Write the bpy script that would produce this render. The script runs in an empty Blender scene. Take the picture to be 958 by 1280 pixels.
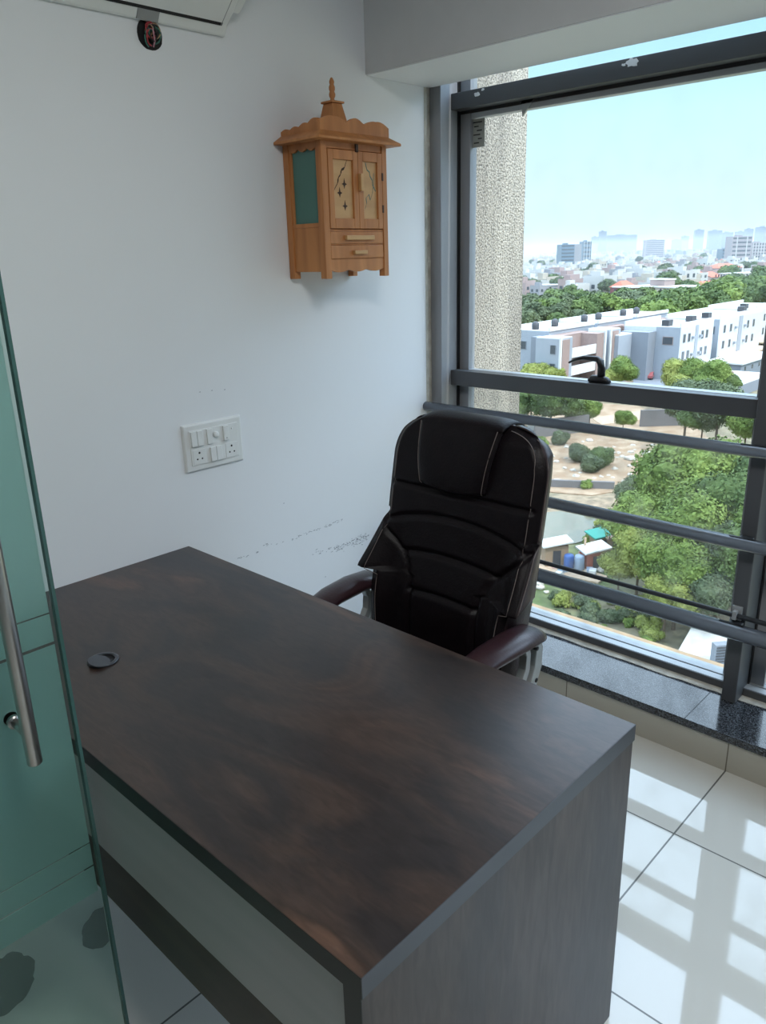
import bpy, bmesh, math, random
from mathutils import Vector, Matrix, noise
random.seed(7)
PI=math.pi
C=bpy.context.scene.collection
SC=bpy.context.scene
# ------------------------------------------------------------------ camera
F_PX=976.235; CZ=1.65
RX=Vector((0.68656115,-0.7265764,-0.0268425))
DN=Vector((-0.24420454,-0.19566687,-0.94977819))
FW=Vector((0.68483423,0.65863587,-0.31177053))
cam=bpy.data.cameras.new('camera'); co=bpy.data.objects.new('camera',cam); C.objects.link(co)
cam.sensor_fit='HORIZONTAL'; cam.sensor_width=36; cam.lens=36*F_PX/958
cam.clip_start=0.02; cam.clip_end=20000
co.matrix_world=Matrix(((RX.x,-DN.x,-FW.x,0),(RX.y,-DN.y,-FW.y,0),(RX.z,-DN.z,-FW.z,CZ),(0,0,0,1)))
SC.camera=co
# ------------------------------------------------------------------ light
SC.view_settings.view_transform='Standard'; SC.view_settings.look='None'
SC.view_settings.gamma=1; SC.view_settings.use_curve_mapping=False
SC.view_settings.exposure=0.72
w=bpy.data.worlds.new('sky'); SC.world=w; w.use_nodes=True
nt=w.node_tree; nt.nodes.clear()
tc=nt.nodes.new('ShaderNodeTexCoord'); sep=nt.nodes.new('ShaderNodeSeparateXYZ')
ramp=nt.nodes.new('ShaderNodeValToRGB'); bg=nt.nodes.new('ShaderNodeBackground'); out=nt.nodes.new('ShaderNodeOutputWorld')
nt.links.new(tc.outputs['Generated'],sep.inputs[0]); nt.links.new(sep.outputs['Z'],ramp.inputs[0])
nt.links.new(ramp.outputs[0],bg.inputs[0]); nt.links.new(bg.outputs[0],out.inputs[0])
cr=ramp.color_ramp; cr.elements[0].position=0.0; cr.elements[0].color=(.45,.58,.74,1)
cr.elements[1].position=1.0; cr.elements[1].color=(1.9,2.45,3.15,1)
for p,c in ((.06,(.48,.62,.76)),(.14,(.44,.66,.74)),(.24,(.30,.56,.74)),(.30,(.75,1.1,1.5)),(.45,(1.9,2.4,3.05))):
    e=cr.elements.new(p); e.color=(*c,1)
bg.inputs[1].default_value=1.0
SUN_DIR=Vector((.012,-.58,.80)).normalized()
sl=bpy.data.lights.new('sun','SUN'); sl.energy=1.6; sl.angle=.009; sl.color=(1,.93,.82)
so=bpy.data.objects.new('sun',sl); C.objects.link(so); so.rotation_euler=SUN_DIR.to_track_quat('Z','Y').to_euler()
def area(name,loc,rot,sx,sy,e,col=(1,1,1)):
    l=bpy.data.lights.new(name,'AREA'); l.shape='RECTANGLE'; l.size=sx; l.size_y=sy; l.energy=e; l.color=col
    o=bpy.data.objects.new(name,l); C.objects.link(o); o.location=loc; o.rotation_euler=rot; return o
# unseen fill lamp under the ceiling, added to lift the back wall
area('wall_fill_lamp',(.60,.10,2.72),(0,0,0),.6,.6,18,(1,.99,.97))
# ------------------------------------------------------------------ projection helpers (pixel -> point on a real plane)
def rr(u,v): return RX*((u-479)/F_PX)+DN*((v-640)/F_PX)+FW
def onz(u,v,z):
    d=rr(u,v); p=d*((z-CZ)/d.z); return Vector((p.x,p.y,z))
def onx(u,v,x):
    d=rr(u,v); p=d*(x/d.x); return Vector((x,p.y,p.z+CZ))
def ony(u,v,y):
    d=rr(u,v); p=d*(y/d.y); return Vector((p.x,y,p.z+CZ))
# ------------------------------------------------------------------ materials
def mat(name,col,rough=.5,metal=0.,col2=None,scale=(4,4,4),nscale=1.,ramp=(.35,.65),bump=0.,bscale=None,spec=.5,detail=4,coat=0.,trans=None,distort=0.):
    m=bpy.data.materials.new(name); m.use_nodes=True; n=m.node_tree.nodes; L=m.node_tree.links
    b=n['Principled BSDF']; b.inputs['Base Color'].default_value=(*col,1); b.inputs['Roughness'].default_value=rough
    b.inputs['Metallic'].default_value=metal; b.inputs['Specular IOR Level'].default_value=spec
    if coat: b.inputs['Coat Weight'].default_value=coat; b.inputs['Coat Roughness'].default_value=.08
    tcn=n.new('ShaderNodeTexCoord'); mp=n.new('ShaderNodeMapping'); mp.inputs['Scale'].default_value=scale
    L.new(tcn.outputs['Object'],mp.inputs[0])
    if col2 is None: col2=tuple(min(1,c*1.06+.002) for c in col)
    nz=n.new('ShaderNodeTexNoise'); nz.inputs['Scale'].default_value=nscale; nz.inputs['Detail'].default_value=detail
    nz.inputs['Distortion'].default_value=distort
    L.new(mp.outputs[0],nz.inputs[0]); r=n.new('ShaderNodeValToRGB'); L.new(nz.outputs['Fac'],r.inputs[0])
    r.color_ramp.elements[0].position=ramp[0]; r.color_ramp.elements[0].color=(*col,1)
    r.color_ramp.elements[1].position=ramp[1]; r.color_ramp.elements[1].color=(*col2,1)
    L.new(r.outputs[0],b.inputs['Base Color'])
    if bump:
        bn=n.new('ShaderNodeBump'); bn.inputs['Strength'].default_value=bump; bn.inputs['Distance'].default_value=.01
        n2=n.new('ShaderNodeTexNoise'); n2.inputs['Scale'].default_value=bscale or 60; n2.inputs['Detail'].default_value=3
        L.new(tcn.outputs['Object'],n2.inputs[0]); L.new(n2.outputs['Fac'],bn.inputs['Height']); L.new(bn.outputs[0],b.inputs['Normal'])
    return m
M={}
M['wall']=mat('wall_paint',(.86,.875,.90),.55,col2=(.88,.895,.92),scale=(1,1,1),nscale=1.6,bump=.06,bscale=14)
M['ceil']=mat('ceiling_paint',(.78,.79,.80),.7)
M['beam']=mat('beam_shade_paint',(.64,.645,.65),.7,col2=(.67,.675,.68),nscale=2)  # grey of the beam face is shade put into the colour
M['far_wall']=mat('dark_partition',(.30,.31,.31),.5)
M['concrete']=mat('rough_plaster_edge',(.48,.45,.39),.9,col2=(.72,.69,.61),nscale=14,scale=(1,1,1),bump=.8,bscale=90)
M['cement']=mat('cement_joint',(.42,.40,.35),.9,col2=(.62,.58,.50),nscale=20,scale=(1,1,1),bump=.6,bscale=80)
M['alu']=mat('grey_powder_coat',(.082,.087,.095),.42,col2=(.09,.095,.103),spec=.45)
M['alu_dark']=mat('dark_powder_coat',(.03,.033,.038),.45)
M['alu_light']=mat('anodised_grey',(.27,.28,.30),.36,col2=(.30,.31,.33))
M['track']=mat('pale_track_aluminium',(.42,.44,.46),.4,metal=.3)
M['gasket']=mat('black_gasket',(.006,.006,.007),.5)
M['bar']=mat('dark_grey_tube_paint',(.17,.19,.225),.26,metal=.35,col2=(.15,.165,.195),spec=.8)
M['ledge']=mat('tan_ledge_paint',(.50,.34,.20),.7,col2=(.56,.40,.24),nscale=5)
M['steel']=mat('brushed_steel',(.50,.49,.47),.28,metal=1.,col2=(.56,.55,.53),scale=(60,60,2),nscale=1)
M['black']=mat('black_plastic',(.012,.012,.014),.35)
M['grommet']=mat('dark_grey_plastic',(.045,.05,.06),.3)
M['leather']=mat('black_brown_leather',(.0055,.004,.0055),.45,col2=(.0075,.005,.0065),nscale=8,bump=.12,bscale=160,spec=.18)
M['leather_side']=mat('dark_brown_leather',(.026,.014,.015),.34,col2=(.034,.018,.019),nscale=8,bump=.12,bscale=160,spec=.5)
M['thread']=mat('grey_stitching',(.16,.13,.12),.7)
M['arm_leather']=mat('maroon_brown_leather',(.030,.013,.017),.30,col2=(.036,.016,.020),nscale=8,bump=.08,bscale=160,spec=.5)
M['chair_metal']=mat('satin_silver_paint',(.46,.47,.46),.38,metal=.55)
M['plastic_white']=mat('white_plastic',(.80,.81,.80),.35,col2=(.82,.83,.82))
M['ac_white']=mat('air_conditioner_plastic',(.80,.81,.79),.4)
M['ac_grey']=mat('vent_grey',(.30,.31,.31),.5)
M['green_panel']=mat('dark_green_panel',(.07,.18,.15),.35,col2=(.08,.20,.165))
M['laminate_white']=mat('pale_grey_laminate',(.36,.365,.36),.4,col2=(.40,.40,.395),scale=(1,1,12),nscale=2)
M['edge_black']=mat('black_edge_band',(.006,.009,.009),.45)
M['edge_blue']=mat('dark_slate_edge_band',(.06,.07,.085),.35)
M['wood']=mat('teak_wood',(.42,.155,.045),.45,col2=(.62,.26,.085),scale=(14,14,1.4),nscale=1.6,distort=.7,ramp=(.3,.7))
M['wood_light']=mat('teak_wood_pale',(.66,.39,.17),.45,col2=(.56,.31,.13),scale=(3,14,14),nscale=1.6)
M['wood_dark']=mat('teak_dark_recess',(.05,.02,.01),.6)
# walnut laminate: smoky swirls running along the desk
def walnut(name,along,base,mid,red,rough):
    m=bpy.data.materials.new(name); m.use_nodes=True; n=m.node_tree.nodes; L=m.node_tree.links; b=n['Principled BSDF']
    t=n.new('ShaderNodeTexCoord'); mp=n.new('ShaderNodeMapping'); mp.inputs['Scale'].default_value=along; L.new(t.outputs['Object'],mp.inputs[0])
    a=n.new('ShaderNodeTexNoise'); a.inputs['Scale'].default_value=1.25; a.inputs['Detail'].default_value=4; a.inputs['Distortion'].default_value=1.6; L.new(mp.outputs[0],a.inputs[0])
    r=n.new('ShaderNodeValToRGB'); L.new(a.outputs['Fac'],r.inputs[0]); e=r.color_ramp.elements
    e[0].position=.40; e[0].color=(*base,1); e[1].position=.70; e[1].color=(*red,1)
    k=e.new(.54); k.color=(*mid,1); k=e.new(.60); k.color=(*[x*.75 for x in mid],1)
    mp2=n.new('ShaderNodeMapping'); mp2.inputs['Scale'].default_value=(along[0]*7,along[1]*4,along[2]*5); L.new(t.outputs['Object'],mp2.inputs[0])
    g=n.new('ShaderNodeTexNoise'); g.inputs['Scale'].default_value=4; g.inputs['Detail'].default_value=6; g.inputs['Distortion'].default_value=.8; L.new(mp2.outputs[0],g.inputs[0])
    r2=n.new('ShaderNodeValToRGB'); r2.color_ramp.elements[0].position=.3; r2.color_ramp.elements[0].color=(.72,.72,.72,1); r2.color_ramp.elements[1].position=.7; r2.color_ramp.elements[1].color=(1.2,1.2,1.2,1)
    L.new(g.outputs['Fac'],r2.inputs[0])
    mx=n.new('ShaderNodeMixRGB'); mx.blend_type='MULTIPLY'; mx.inputs[0].default_value=1; L.new(r.outputs[0],mx.inputs[1]); L.new(r2.outputs[0],mx.inputs[2])
    L.new(mx.outputs[0],b.inputs['Base Color']); b.inputs['Roughness'].default_value=rough; b.inputs['Specular IOR Level'].default_value=.55
    return m
M['walnut']=walnut('dark_walnut_laminate',(3.4,1.35,1),(.022,.017,.017),(.047,.030,.024),(.092,.050,.034),.30)
M['walnut_v']=walnut('dark_walnut_laminate_upright',(2.2,2.2,.5),(.048,.041,.042),(.072,.056,.050),(.09,.066,.056),.42)
M['walnut_dark']=mat('dark_walnut_board',(.020,.016,.012),.5,col2=(.040,.030,.022),scale=(2,2,14),nscale=2)
# granite
def granite():
    m=bpy.data.materials.new('black_speckled_granite'); m.use_nodes=True; n=m.node_tree.nodes; L=m.node_tree.links; b=n['Principled BSDF']
    t=n.new('ShaderNodeTexCoord'); v=n.new('ShaderNodeTexVoronoi'); v.inputs['Scale'].default_value=320; L.new(t.outputs['Object'],v.inputs[0])
    r=n.new('ShaderNodeValToRGB'); L.new(v.outputs['Color'],r.inputs[0]); e=r.color_ramp.elements
    e[0].position=.35; e[0].color=(.012,.013,.016,1); e[1].position=.85; e[1].color=(.10,.11,.125,1)
    L.new(r.outputs[0],b.inputs['Base Color']); b.inputs['Roughness'].default_value=.10; b.inputs['Specular IOR Level'].default_value=.55; b.inputs['Coat Weight'].default_value=.15; b.inputs['Coat Roughness'].default_value=.05
    return m
M['granite']=granite()
def pebble():
    m=bpy.data.materials.new('pebble_dash_render'); m.use_nodes=True; n=m.node_tree.nodes; L=m.node_tree.links; b=n['Principled BSDF']
    t=n.new('ShaderNodeTexCoord'); v=n.new('ShaderNodeTexNoise'); v.inputs['Scale'].default_value=115; v.inputs['Detail'].default_value=3; L.new(t.outputs['Object'],v.inputs[0])
    r=n.new('ShaderNodeValToRGB'); L.new(v.outputs['Fac'],r.inputs[0]); e=r.color_ramp.elements
    e[0].position=.36; e[0].color=(.22,.20,.17,1); e[1].position=.56; e[1].color=(.60,.53,.44,1)
    mp=n.new('ShaderNodeMapping'); mp.inputs['Scale'].default_value=(7,7,.5); L.new(t.outputs['Object'],mp.inputs[0])
    w2=n.new('ShaderNodeTexNoise'); w2.inputs['Scale'].default_value=1.5; L.new(mp.outputs[0],w2.inputs[0])
    r2=n.new('ShaderNodeValToRGB'); r2.color_ramp.elements[0].position=.35; r2.color_ramp.elements[0].color=(.72,.72,.73,1); r2.color_ramp.elements[1].position=.6; r2.color_ramp.elements[1].color=(1,1,1,1)
    L.new(w2.outputs['Fac'],r2.inputs[0]); mx=n.new('ShaderNodeMixRGB'); mx.blend_type='MULTIPLY'; mx.inputs[0].default_value=1
    L.new(r.outputs[0],mx.inputs[1]); L.new(r2.outputs[0],mx.inputs[2]); L.new(mx.outputs[0],b.inputs['Base Color']); b.inputs['Roughness'].default_value=.9
    bn=n.new('ShaderNodeBump'); bn.inputs['Strength'].default_value=1; bn.inputs['Distance'].default_value=.01; L.new(v.outputs['Fac'],bn.inputs['Height']); L.new(bn.outputs[0],b.inputs['Normal'])
    return m
M['pebble']=pebble()
# floor tiles: grout grid from object coordinates
def tile(name,sx,sy,ox,oy,col,rough,gw,gcol,axes=('X','Y'),coat=0.):
    m=bpy.data.materials.new(name); m.use_nodes=True; n=m.node_tree.nodes; L=m.node_tree.links; b=n['Principled BSDF']
    t=n.new('ShaderNodeTexCoord'); s=n.new('ShaderNodeSeparateXYZ'); L.new(t.outputs['Object'],s.inputs[0])
    def line(ax,size,off):
        a=n.new('ShaderNodeMath'); a.operation='SUBTRACT'; L.new(s.outputs[ax],a.inputs[0]); a.inputs[1].default_value=off-size*.5
        p=n.new('ShaderNodeMath'); p.operation='PINGPONG'; p.inputs[1].default_value=size*.5; L.new(a.outputs[0],p.inputs[0])
        # pingpong goes 0 -> size/2 at the grout line
        g=n.new('ShaderNodeMath'); g.operation='GREATER_THAN'; L.new(p.outputs[0],g.inputs[0]); g.inputs[1].default_value=size*.5-gw*.5; return g
    g1=line(axes[0],sx,ox); 
    if sy: 
        g2=line(axes[1],sy,oy); mxx=n.new('ShaderNodeMath'); mxx.operation='MAXIMUM'; L.new(g1.outputs[0],mxx.inputs[0]); L.new(g2.outputs[0],mxx.inputs[1]); g1=mxx
    nz=n.new('ShaderNodeTexNoise'); nz.inputs['Scale'].default_value=2.5; L.new(t.outputs['Object'],nz.inputs[0])
    r=n.new('ShaderNodeValToRGB'); L.new(nz.outputs['Fac'],r.inputs[0]); r.color_ramp.elements[0].color=(*[c*.97 for c in col],1); r.color_ramp.elements[1].color=(*col,1)
    mx=n.new('ShaderNodeMixRGB'); L.new(g1.outputs[0],mx.inputs[0]); L.new(r.outputs[0],mx.inputs[1]); mx.inputs[2].default_value=(*gcol,1)
    L.new(mx.outputs[0],b.inputs['Base Color'])
    mr=n.new('ShaderNodeMath'); mr.operation='MULTIPLY_ADD'; L.new(g1.outputs[0],mr.inputs[0]); mr.inputs[1].default_value=.5; mr.inputs[2].default_value=rough; L.new(mr.outputs[0],b.inputs['Roughness'])
    b.inputs['Specular IOR Level'].default_value=.7; b.inputs['Coat Weight'].default_value=coat; b.inputs['Coat Roughness'].default_value=.02
    return m
M['floor']=tile('glossy_cream_floor_tile',.6,.6,1.945,.711,(.66,.65,.60),.05,.005,(.10,.10,.09),coat=.8)
M['skirt']=tile('cream_skirting_tile',.6,0,.711,0,(.50,.475,.40),.12,.004,(.14,.12,.09),axes=('Y','Z'))
def thin_glass(name,tint,refl,dirt):
    m=bpy.data.materials.new(name); m.use_nodes=True; n=m.node_tree.nodes; L=m.node_tree.links; n.clear()
    o=n.new('ShaderNodeOutputMaterial'); tr=n.new('ShaderNodeBsdfTransparent'); tr.inputs[0].default_value=(*tint,1)
    gl=n.new('ShaderNodeBsdfGlossy'); gl.inputs['Roughness'].default_value=.01; df=n.new('ShaderNodeBsdfDiffuse'); df.inputs[0].default_value=(.75,.76,.74,1)
    fr0=n.new('ShaderNodeFresnel'); fr0.inputs[0].default_value=refl; ge=n.new('ShaderNodeNewGeometry'); iv=n.new('ShaderNodeMath'); iv.operation='SUBTRACT'; iv.inputs[0].default_value=1; L.new(ge.outputs['Backfacing'],iv.inputs[1]); fr=n.new('ShaderNodeMath'); fr.operation='MULTIPLY'; L.new(fr0.outputs[0],fr.inputs[0]); L.new(iv.outputs[0],fr.inputs[1])
    a=n.new('ShaderNodeMixShader'); L.new(fr.outputs[0],a.inputs[0]); L.new(tr.outputs[0],a.inputs[1]); L.new(gl.outputs[0],a.inputs[2])
    t=n.new('ShaderNodeTexCoord'); nz=n.new('ShaderNodeTexNoise'); nz.inputs['Scale'].default_value=9; nz.inputs['Detail'].default_value=8; L.new(t.outputs['Object'],nz.inputs[0])
    r=n.new('ShaderNodeMapRange'); r.inputs[1].default_value=.45; r.inputs[2].default_value=.9; r.inputs[3].default_value=dirt*.3; r.inputs[4].default_value=dirt*2.5; L.new(nz.outputs['Fac'],r.inputs[0])
    b=n.new('ShaderNodeMixShader'); L.new(r.outputs[0],b.inputs[0]); L.new(a.outputs[0],b.inputs[1]); L.new(df.outputs[0],b.inputs[2]); L.new(b.outputs[0],o.inputs[0])
    return m
M['glass']=thin_glass('window_glass',(.97,.985,.98),1.25,.02)
M['glass_low']=thin_glass('dusty_window_glass',(.92,.935,.92),1.35,.13)
M['door_glass']=thin_glass('green_tempered_glass',(.82,.91,.88),1.35,.004)
M['door_edge']=mat('polished_green_glass_edge',(.05,.12,.11),.15,col2=(.07,.16,.15))  # opaque green strip, refraction at the glass edge put into its colour
def frosted():
    m=bpy.data.materials.new('frosted_film'); m.use_nodes=True; n=m.node_tree.nodes; L=m.node_tree.links; n.clear()
    o=n.new('ShaderNodeOutputMaterial'); rf=n.new('ShaderNodeBsdfRefraction'); rf.inputs['Color'].default_value=(.88,.96,.95,1); rf.inputs['Roughness'].default_value=.6; rf.inputs['IOR'].default_value=1.25
    tl=n.new('ShaderNodeBsdfTranslucent'); tl.inputs[0].default_value=(.72,.95,.93,1); df=n.new('ShaderNodeBsdfDiffuse'); df.inputs[0].default_value=(.62,.76,.78,1)
    a=n.new('ShaderNodeMixShader'); a.inputs[0].default_value=.45; L.new(tl.outputs[0],a.inputs[1]); L.new(df.outputs[0],a.inputs[2])
    b=n.new('ShaderNodeMixShader'); b.inputs[0].default_value=.45; L.new(rf.outputs[0],b.inputs[1]); L.new(a.outputs[0],b.inputs[2]); L.new(b.outputs[0],o.inputs[0])
    return m
M['frost']=frosted()
# outdoors
M['bw']=mat('white_facade_paint',(.50,.51,.52),.8,nscale=.3)
M['bblue']=mat('blue_grey_shade_paint',(.29,.31,.34),.8,nscale=.3)  # blue-grey carries the shade of the white flats' end walls as colour
M['bgrey']=mat('grey_facade_paint',(.20,.215,.24),.8,nscale=.3)
M['bbrown']=mat('brown_pink_cladding',(.27,.19,.165),.8,nscale=.5,col2=(.31,.22,.19))
M['bglass']=mat('dark_window_pane',(.06,.07,.08),.2)
M['tank']=mat('black_water_tank',(.05,.05,.055),.5)
M['roofw']=mat('white_roof_coating',(.58,.57,.55),.8,nscale=.4)
M['tan']=mat('tan_porch_roof',(.50,.38,.25),.8,nscale=.4)
M['earth']=mat('earth_orange',(.27,.17,.10),.95,col2=(.38,.28,.19),nscale=.5,scale=(1,1,1),detail=8)
M['rock']=mat('rubble_stone',(.42,.37,.31),.9,col2=(.52,.48,.42),nscale=2)
M['darkwall']=mat('dark_compound_wall',(.16,.15,.15),.9,nscale=1)
M['water']=mat('murky_pond',(.15,.15,.10),.25,col2=(.18,.16,.11),nscale=.3)
M['shack']=mat('brown_shack_boards',(.25,.17,.11),.85,col2=(.34,.24,.16),nscale=3)
M['bluep']=mat('blue_barrel_plastic',(.06,.12,.32),.5)
M['greyp']=mat('grey_barrel_plastic',(.28,.34,.42),.5)
M['teal']=mat('teal_tarp',(.03,.28,.21),.6)
M['redt']=mat('red_brick_shed',(.40,.12,.08),.8)
M['pinkt']=mat('pink_tarp',(.42,.26,.23),.7)
M['pathtan']=mat('tan_dirt_path',(.42,.29,.19),.95,col2=(.48,.36,.26),nscale=.6)  # plain tan earth colour
M['trunk']=mat('tree_bark',(.10,.07,.045),.9)
def leafm(name,c1,c2):
    m=mat(name,c1,.75,col2=c2,nscale=.55,scale=(1,1,1),detail=6,spec=.2)
    return m
M['leaf0']=leafm('bright_green_leaves',(.075,.118,.026),(.205,.27,.068))
M['leaf1']=leafm('mid_green_leaves',(.050,.083,.028),(.135,.185,.06))
M['leaf2']=leafm('grey_green_leaves',(.062,.085,.045),(.135,.165,.085))
M['leaf3']=leafm('yellow_green_leaves',(.15,.18,.04),(.30,.32,.09))
def hz(c): return c
CITY=[mat('city_white',(.44,.43,.41),.85),mat('city_cream',(.38,.34,.28),.85),mat('city_grey',(.25,.25,.26),.85),mat('city_pink',(.32,.24,.22),.85),mat('city_bluegrey',(.15,.17,.20),.85)]
M['redroof']=mat('red_tile_roof',(.42,.11,.07),.8,col2=(.50,.17,.10),nscale=.4)
M['maroon']=mat('maroon_facade',(.18,.06,.065),.8)
# ------------------------------------------------------------------ mesh helpers
def addbox(bm,x0,x1,y0,y1,z0,z1,mtx=None):
    vs=[Vector(p) for p in ((x0,y0,z0),(x1,y0,z0),(x1,y1,z0),(x0,y1,z0),(x0,y0,z1),(x1,y0,z1),(x1,y1,z1),(x0,y1,z1))]
    if mtx is not None: vs=[mtx@v for v in vs]
    v=[bm.verts.new(p) for p in vs]
    fs=[bm.faces.new([v[i] for i in f]) for f in ((0,3,2,1),(4,5,6,7),(0,1,5,4),(1,2,6,5),(2,3,7,6),(3,0,4,7))]
    return fs
def mk(name,bm,m,parent=None,loc=None,bevel=0.,smooth=False,seg=2,subsurf=0):
    bmesh.ops.recalc_face_normals(bm,faces=bm.faces)
    me=bpy.data.meshes.new(name); bm.to_mesh(me); bm.free()
    for x in (m if isinstance(m,(list,tuple)) else [m]): me.materials.append(M[x] if isinstance(x,str) else x)
    o=bpy.data.objects.new(name,me); C.objects.link(o)
    if smooth:
        for p in me.polygons: p.use_smooth=True
    if loc is not None: o.location=loc
    if parent is not None: o.parent=parent
    if bevel:
        b=o.modifiers.new('bevel','BEVEL'); b.width=bevel; b.segments=seg; b.limit_method='ANGLE'; b.angle_limit=.6
    if subsurf:
        s=o.modifiers.new('sub','SUBSURF'); s.levels=subsurf; s.render_levels=subsurf
    return o
def box(name,x0,x1,y0,y1,z0,z1,m,parent=None,bevel=0.,loc=None):
    bm=bmesh.new(); addbox(bm,x0,x1,y0,y1,z0,z1); return mk(name,bm,m,parent,loc,bevel)
def boxes(name,lst,m,parent=None,bevel=0.,loc=None):
    bm=bmesh.new()
    for b in lst: addbox(bm,*b)
    return mk(name,bm,m,parent,loc,bevel)
def tube_bm(bm,pts,rad,n=10,cap=True):
    pts=[Vector(p) for p in pts]; rings=[]
    up=Vector((0,0,1))
    for i,p in enumerate(pts):
        t=(pts[min(i+1,len(pts)-1)]-pts[max(i-1,0)]).normalized()
        a=up if abs(t.dot(up))<.95 else Vector((1,0,0))
        s=t.cross(a).normalized(); q=s.cross(t).normalized()
        r=rad[i] if isinstance(rad,(list,tuple)) else rad
        r2=r if not isinstance(r,tuple) else None
        ra,rb=(r if isinstance(r,tuple) else (r,r))
        rings.append([bm.verts.new(p+s*math.cos(2*PI*k/n)*ra+q*math.sin(2*PI*k/n)*rb) for k in range(n)])
    for a,b in zip(rings,rings[1:]):
        for k in range(n): bm.faces.new((a[k],a[(k+1)%n],b[(k+1)%n],b[k]))
    if cap: bm.faces.new(rings[0][::-1]); bm.faces.new(rings[-1])
def tube(name,pts,rad,m,parent=None,n=12,smooth=True,loc=None):
    bm=bmesh.new(); tube_bm(bm,pts,rad,n); return mk(name,bm,m,parent,loc,smooth=smooth)
def lathe(name,prof,m,parent=None,loc=(0,0,0),n=24,smooth=True,close=False):
    bm=bmesh.new(); rings=[]
    for r,z in prof: rings.append([bm.verts.new((r*math.cos(2*PI*k/n),r*math.sin(2*PI*k/n),z)) for k in range(n)])
    for a,b in zip(rings,rings[1:]):
        for k in range(n): bm.faces.new((a[k],a[(k+1)%n],b[(k+1)%n],b[k]))
    if not close: bm.faces.new(rings[0][::-1]); bm.faces.new(rings[-1])
    return mk(name,bm,m,parent,loc,smooth=smooth)
def prism(name,poly,m,parent=None,axis='z',a=0,b=1,bevel=0.,loc=None):
    """poly: list of 2D; axis z -> (x,y); axis y -> (x,z); axis x -> (y,z); a,b extrusion limits"""
    bm=bmesh.new()
    f={'z':lambda p,t:(p[0],p[1],t),'y':lambda p,t:(p[0],t,p[1]),'x':lambda p,t:(t,p[0],p[1])}[axis]
    A=[bm.verts.new(f(p,a)) for p in poly]; B=[bm.verts.new(f(p,b)) for p in poly]; n=len(poly)
    bm.faces.new(A); bm.faces.new(B[::-1])
    for i in range(n): bm.faces.new((A[i],A[(i+1)%n],B[(i+1)%n],B[i]))
    return mk(name,bm,m,parent,loc,bevel)
def tag(o,label=None,cat=None,group=None,kind=None):
    if label: o['label']=label
    if cat: o['category']=cat
    if group: o['group']=group
    if kind: o['kind']=kind
    return o
def empty(name,loc,label=None,cat=None,group=None,kind=None,rz=0):
    o=bpy.data.objects.new(name,None); C.objects.link(o); o.location=loc; o.rotation_euler=(0,0,rz); o.empty_display_size=.1
    return tag(o,label,cat,group,kind)
def copy_tree(o,parent=None):
    c=o.copy(); C.objects.link(c); c.parent=parent
    for ch in list(o.children): copy_tree(ch,c)
    return c
def struct(o,label=None): return tag(o,label,None,None,'structure')
# ================================================================== ROOM SHELL
XL,YB,YF,ZC=-2.6,2.129,-3.2,2.75
XW=2.501                              # where the plaster of the back wall ends
struct(box('floor',XL-.1,2.60,YF-.1,YB+.12,-.12,0,'floor'),'glossy cream floor tiles with dark joints')
struct(box('ceiling',XL-.1,2.60,YF-.1,YB+.12,ZC,ZC+.12,'ceil'),'white ceiling')
wb=struct(box('wall_back',XL-.1,XW,YB,YB+.12,0,ZC,'wall'),'white painted wall behind the desk')
# raw, unplastered strip of the wall beside the window frame
box('raw_reveal',XW,2.66,YB+.006,YB+.12,0.0,ZC,'concrete',wb)
bm=bmesh.new(); prev=None; random.seed(3)
zz=.14
rows=[]
while zz<2.25:
    rows.append((zz,XW+.004+random.random()*.012)); zz+=.018+random.random()*.03
rows.append((2.25,XW+.01))
for (za,xa),(zb_,xb) in zip(rows,rows[1:]):
    v=[bm.verts.new(p) for p in ((XW-.004,YB-.0012,za),(xa,YB-.0012,za),(xb,YB-.0012,zb_),(XW-.004,YB-.0012,zb_),(XW-.004,YB+.008,za),(xa,YB+.008,za),(xb,YB+.008,zb_),(XW-.004,YB+.008,zb_))]
    for f in ((0,1,2,3),(7,6,5,4),(1,5,6,2),(0,4,5,1),(2,6,7,3)): bm.faces.new([v[i] for i in f])
mk('ragged_plaster_edge',bm,'cement',wb)
struct(box('wall_left',XL-.1,XL,YF,YB,0,ZC,'far_wall'),'dark grey partition wall')
struct(box('wall_front',XL,2.6,YF-.1,YF,0,ZC,'far_wall'),'dark grey partition behind the viewer')
# parapet under the sill, faced with cream tile
struct(box('wall_right',2.338,2.62,YF,YB,0,.111,'skirt'),'low cream tiled upstand under the window sill')
def sill():
    s=struct(box('trim_1',2.330,2.575,YF,YB-.001,.111,.14,'granite',bevel=.003),'polished dark granite window sill')
    return s
sill()
# mortar joint across the sill and cement strip between granite and frame
bm=bmesh.new(); random.seed(5); y=YF; pts=[]
while y<YB-.005: pts.append((y,2.566+random.random()*.012-.006)); y+=.03+random.random()*.04
pts.append((YB-.002,2.563))
for (ya,xa),(yb,xb) in zip(pts,pts[1:]):
    v=[bm.verts.new(p) for p in ((xa,ya,.1415),(2.60,ya,.1435),(2.60,yb,.1435),(xb,yb,.1415),(xa,ya,.11),(2.60,ya,.11),(2.60,yb,.11),(xb,yb,.11))]
    for f in ((0,1,2,3),(7,6,5,4),(0,4,5,1),(1,5,6,2),(2,6,7,3),(3,7,4,0)): bm.faces.new([v[i] for i in f])
struct(mk('trim_3',bm,'cement'),'rough cement strip between sill and window frame')
for yj in (.86,-.34,2.0):
    struct(box('trim_4',2.3295,2.56,yj-.0012,yj+.0012,.115,.1405,'gasket'),'thin joint between two granite slabs')
struct(box('trim_2',2.188,2.535,YF,YB,2.25,ZC,'beam'),'ceiling beam over the window, its face toned grey for shade')
bpy.context.view_layer.update()
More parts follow.
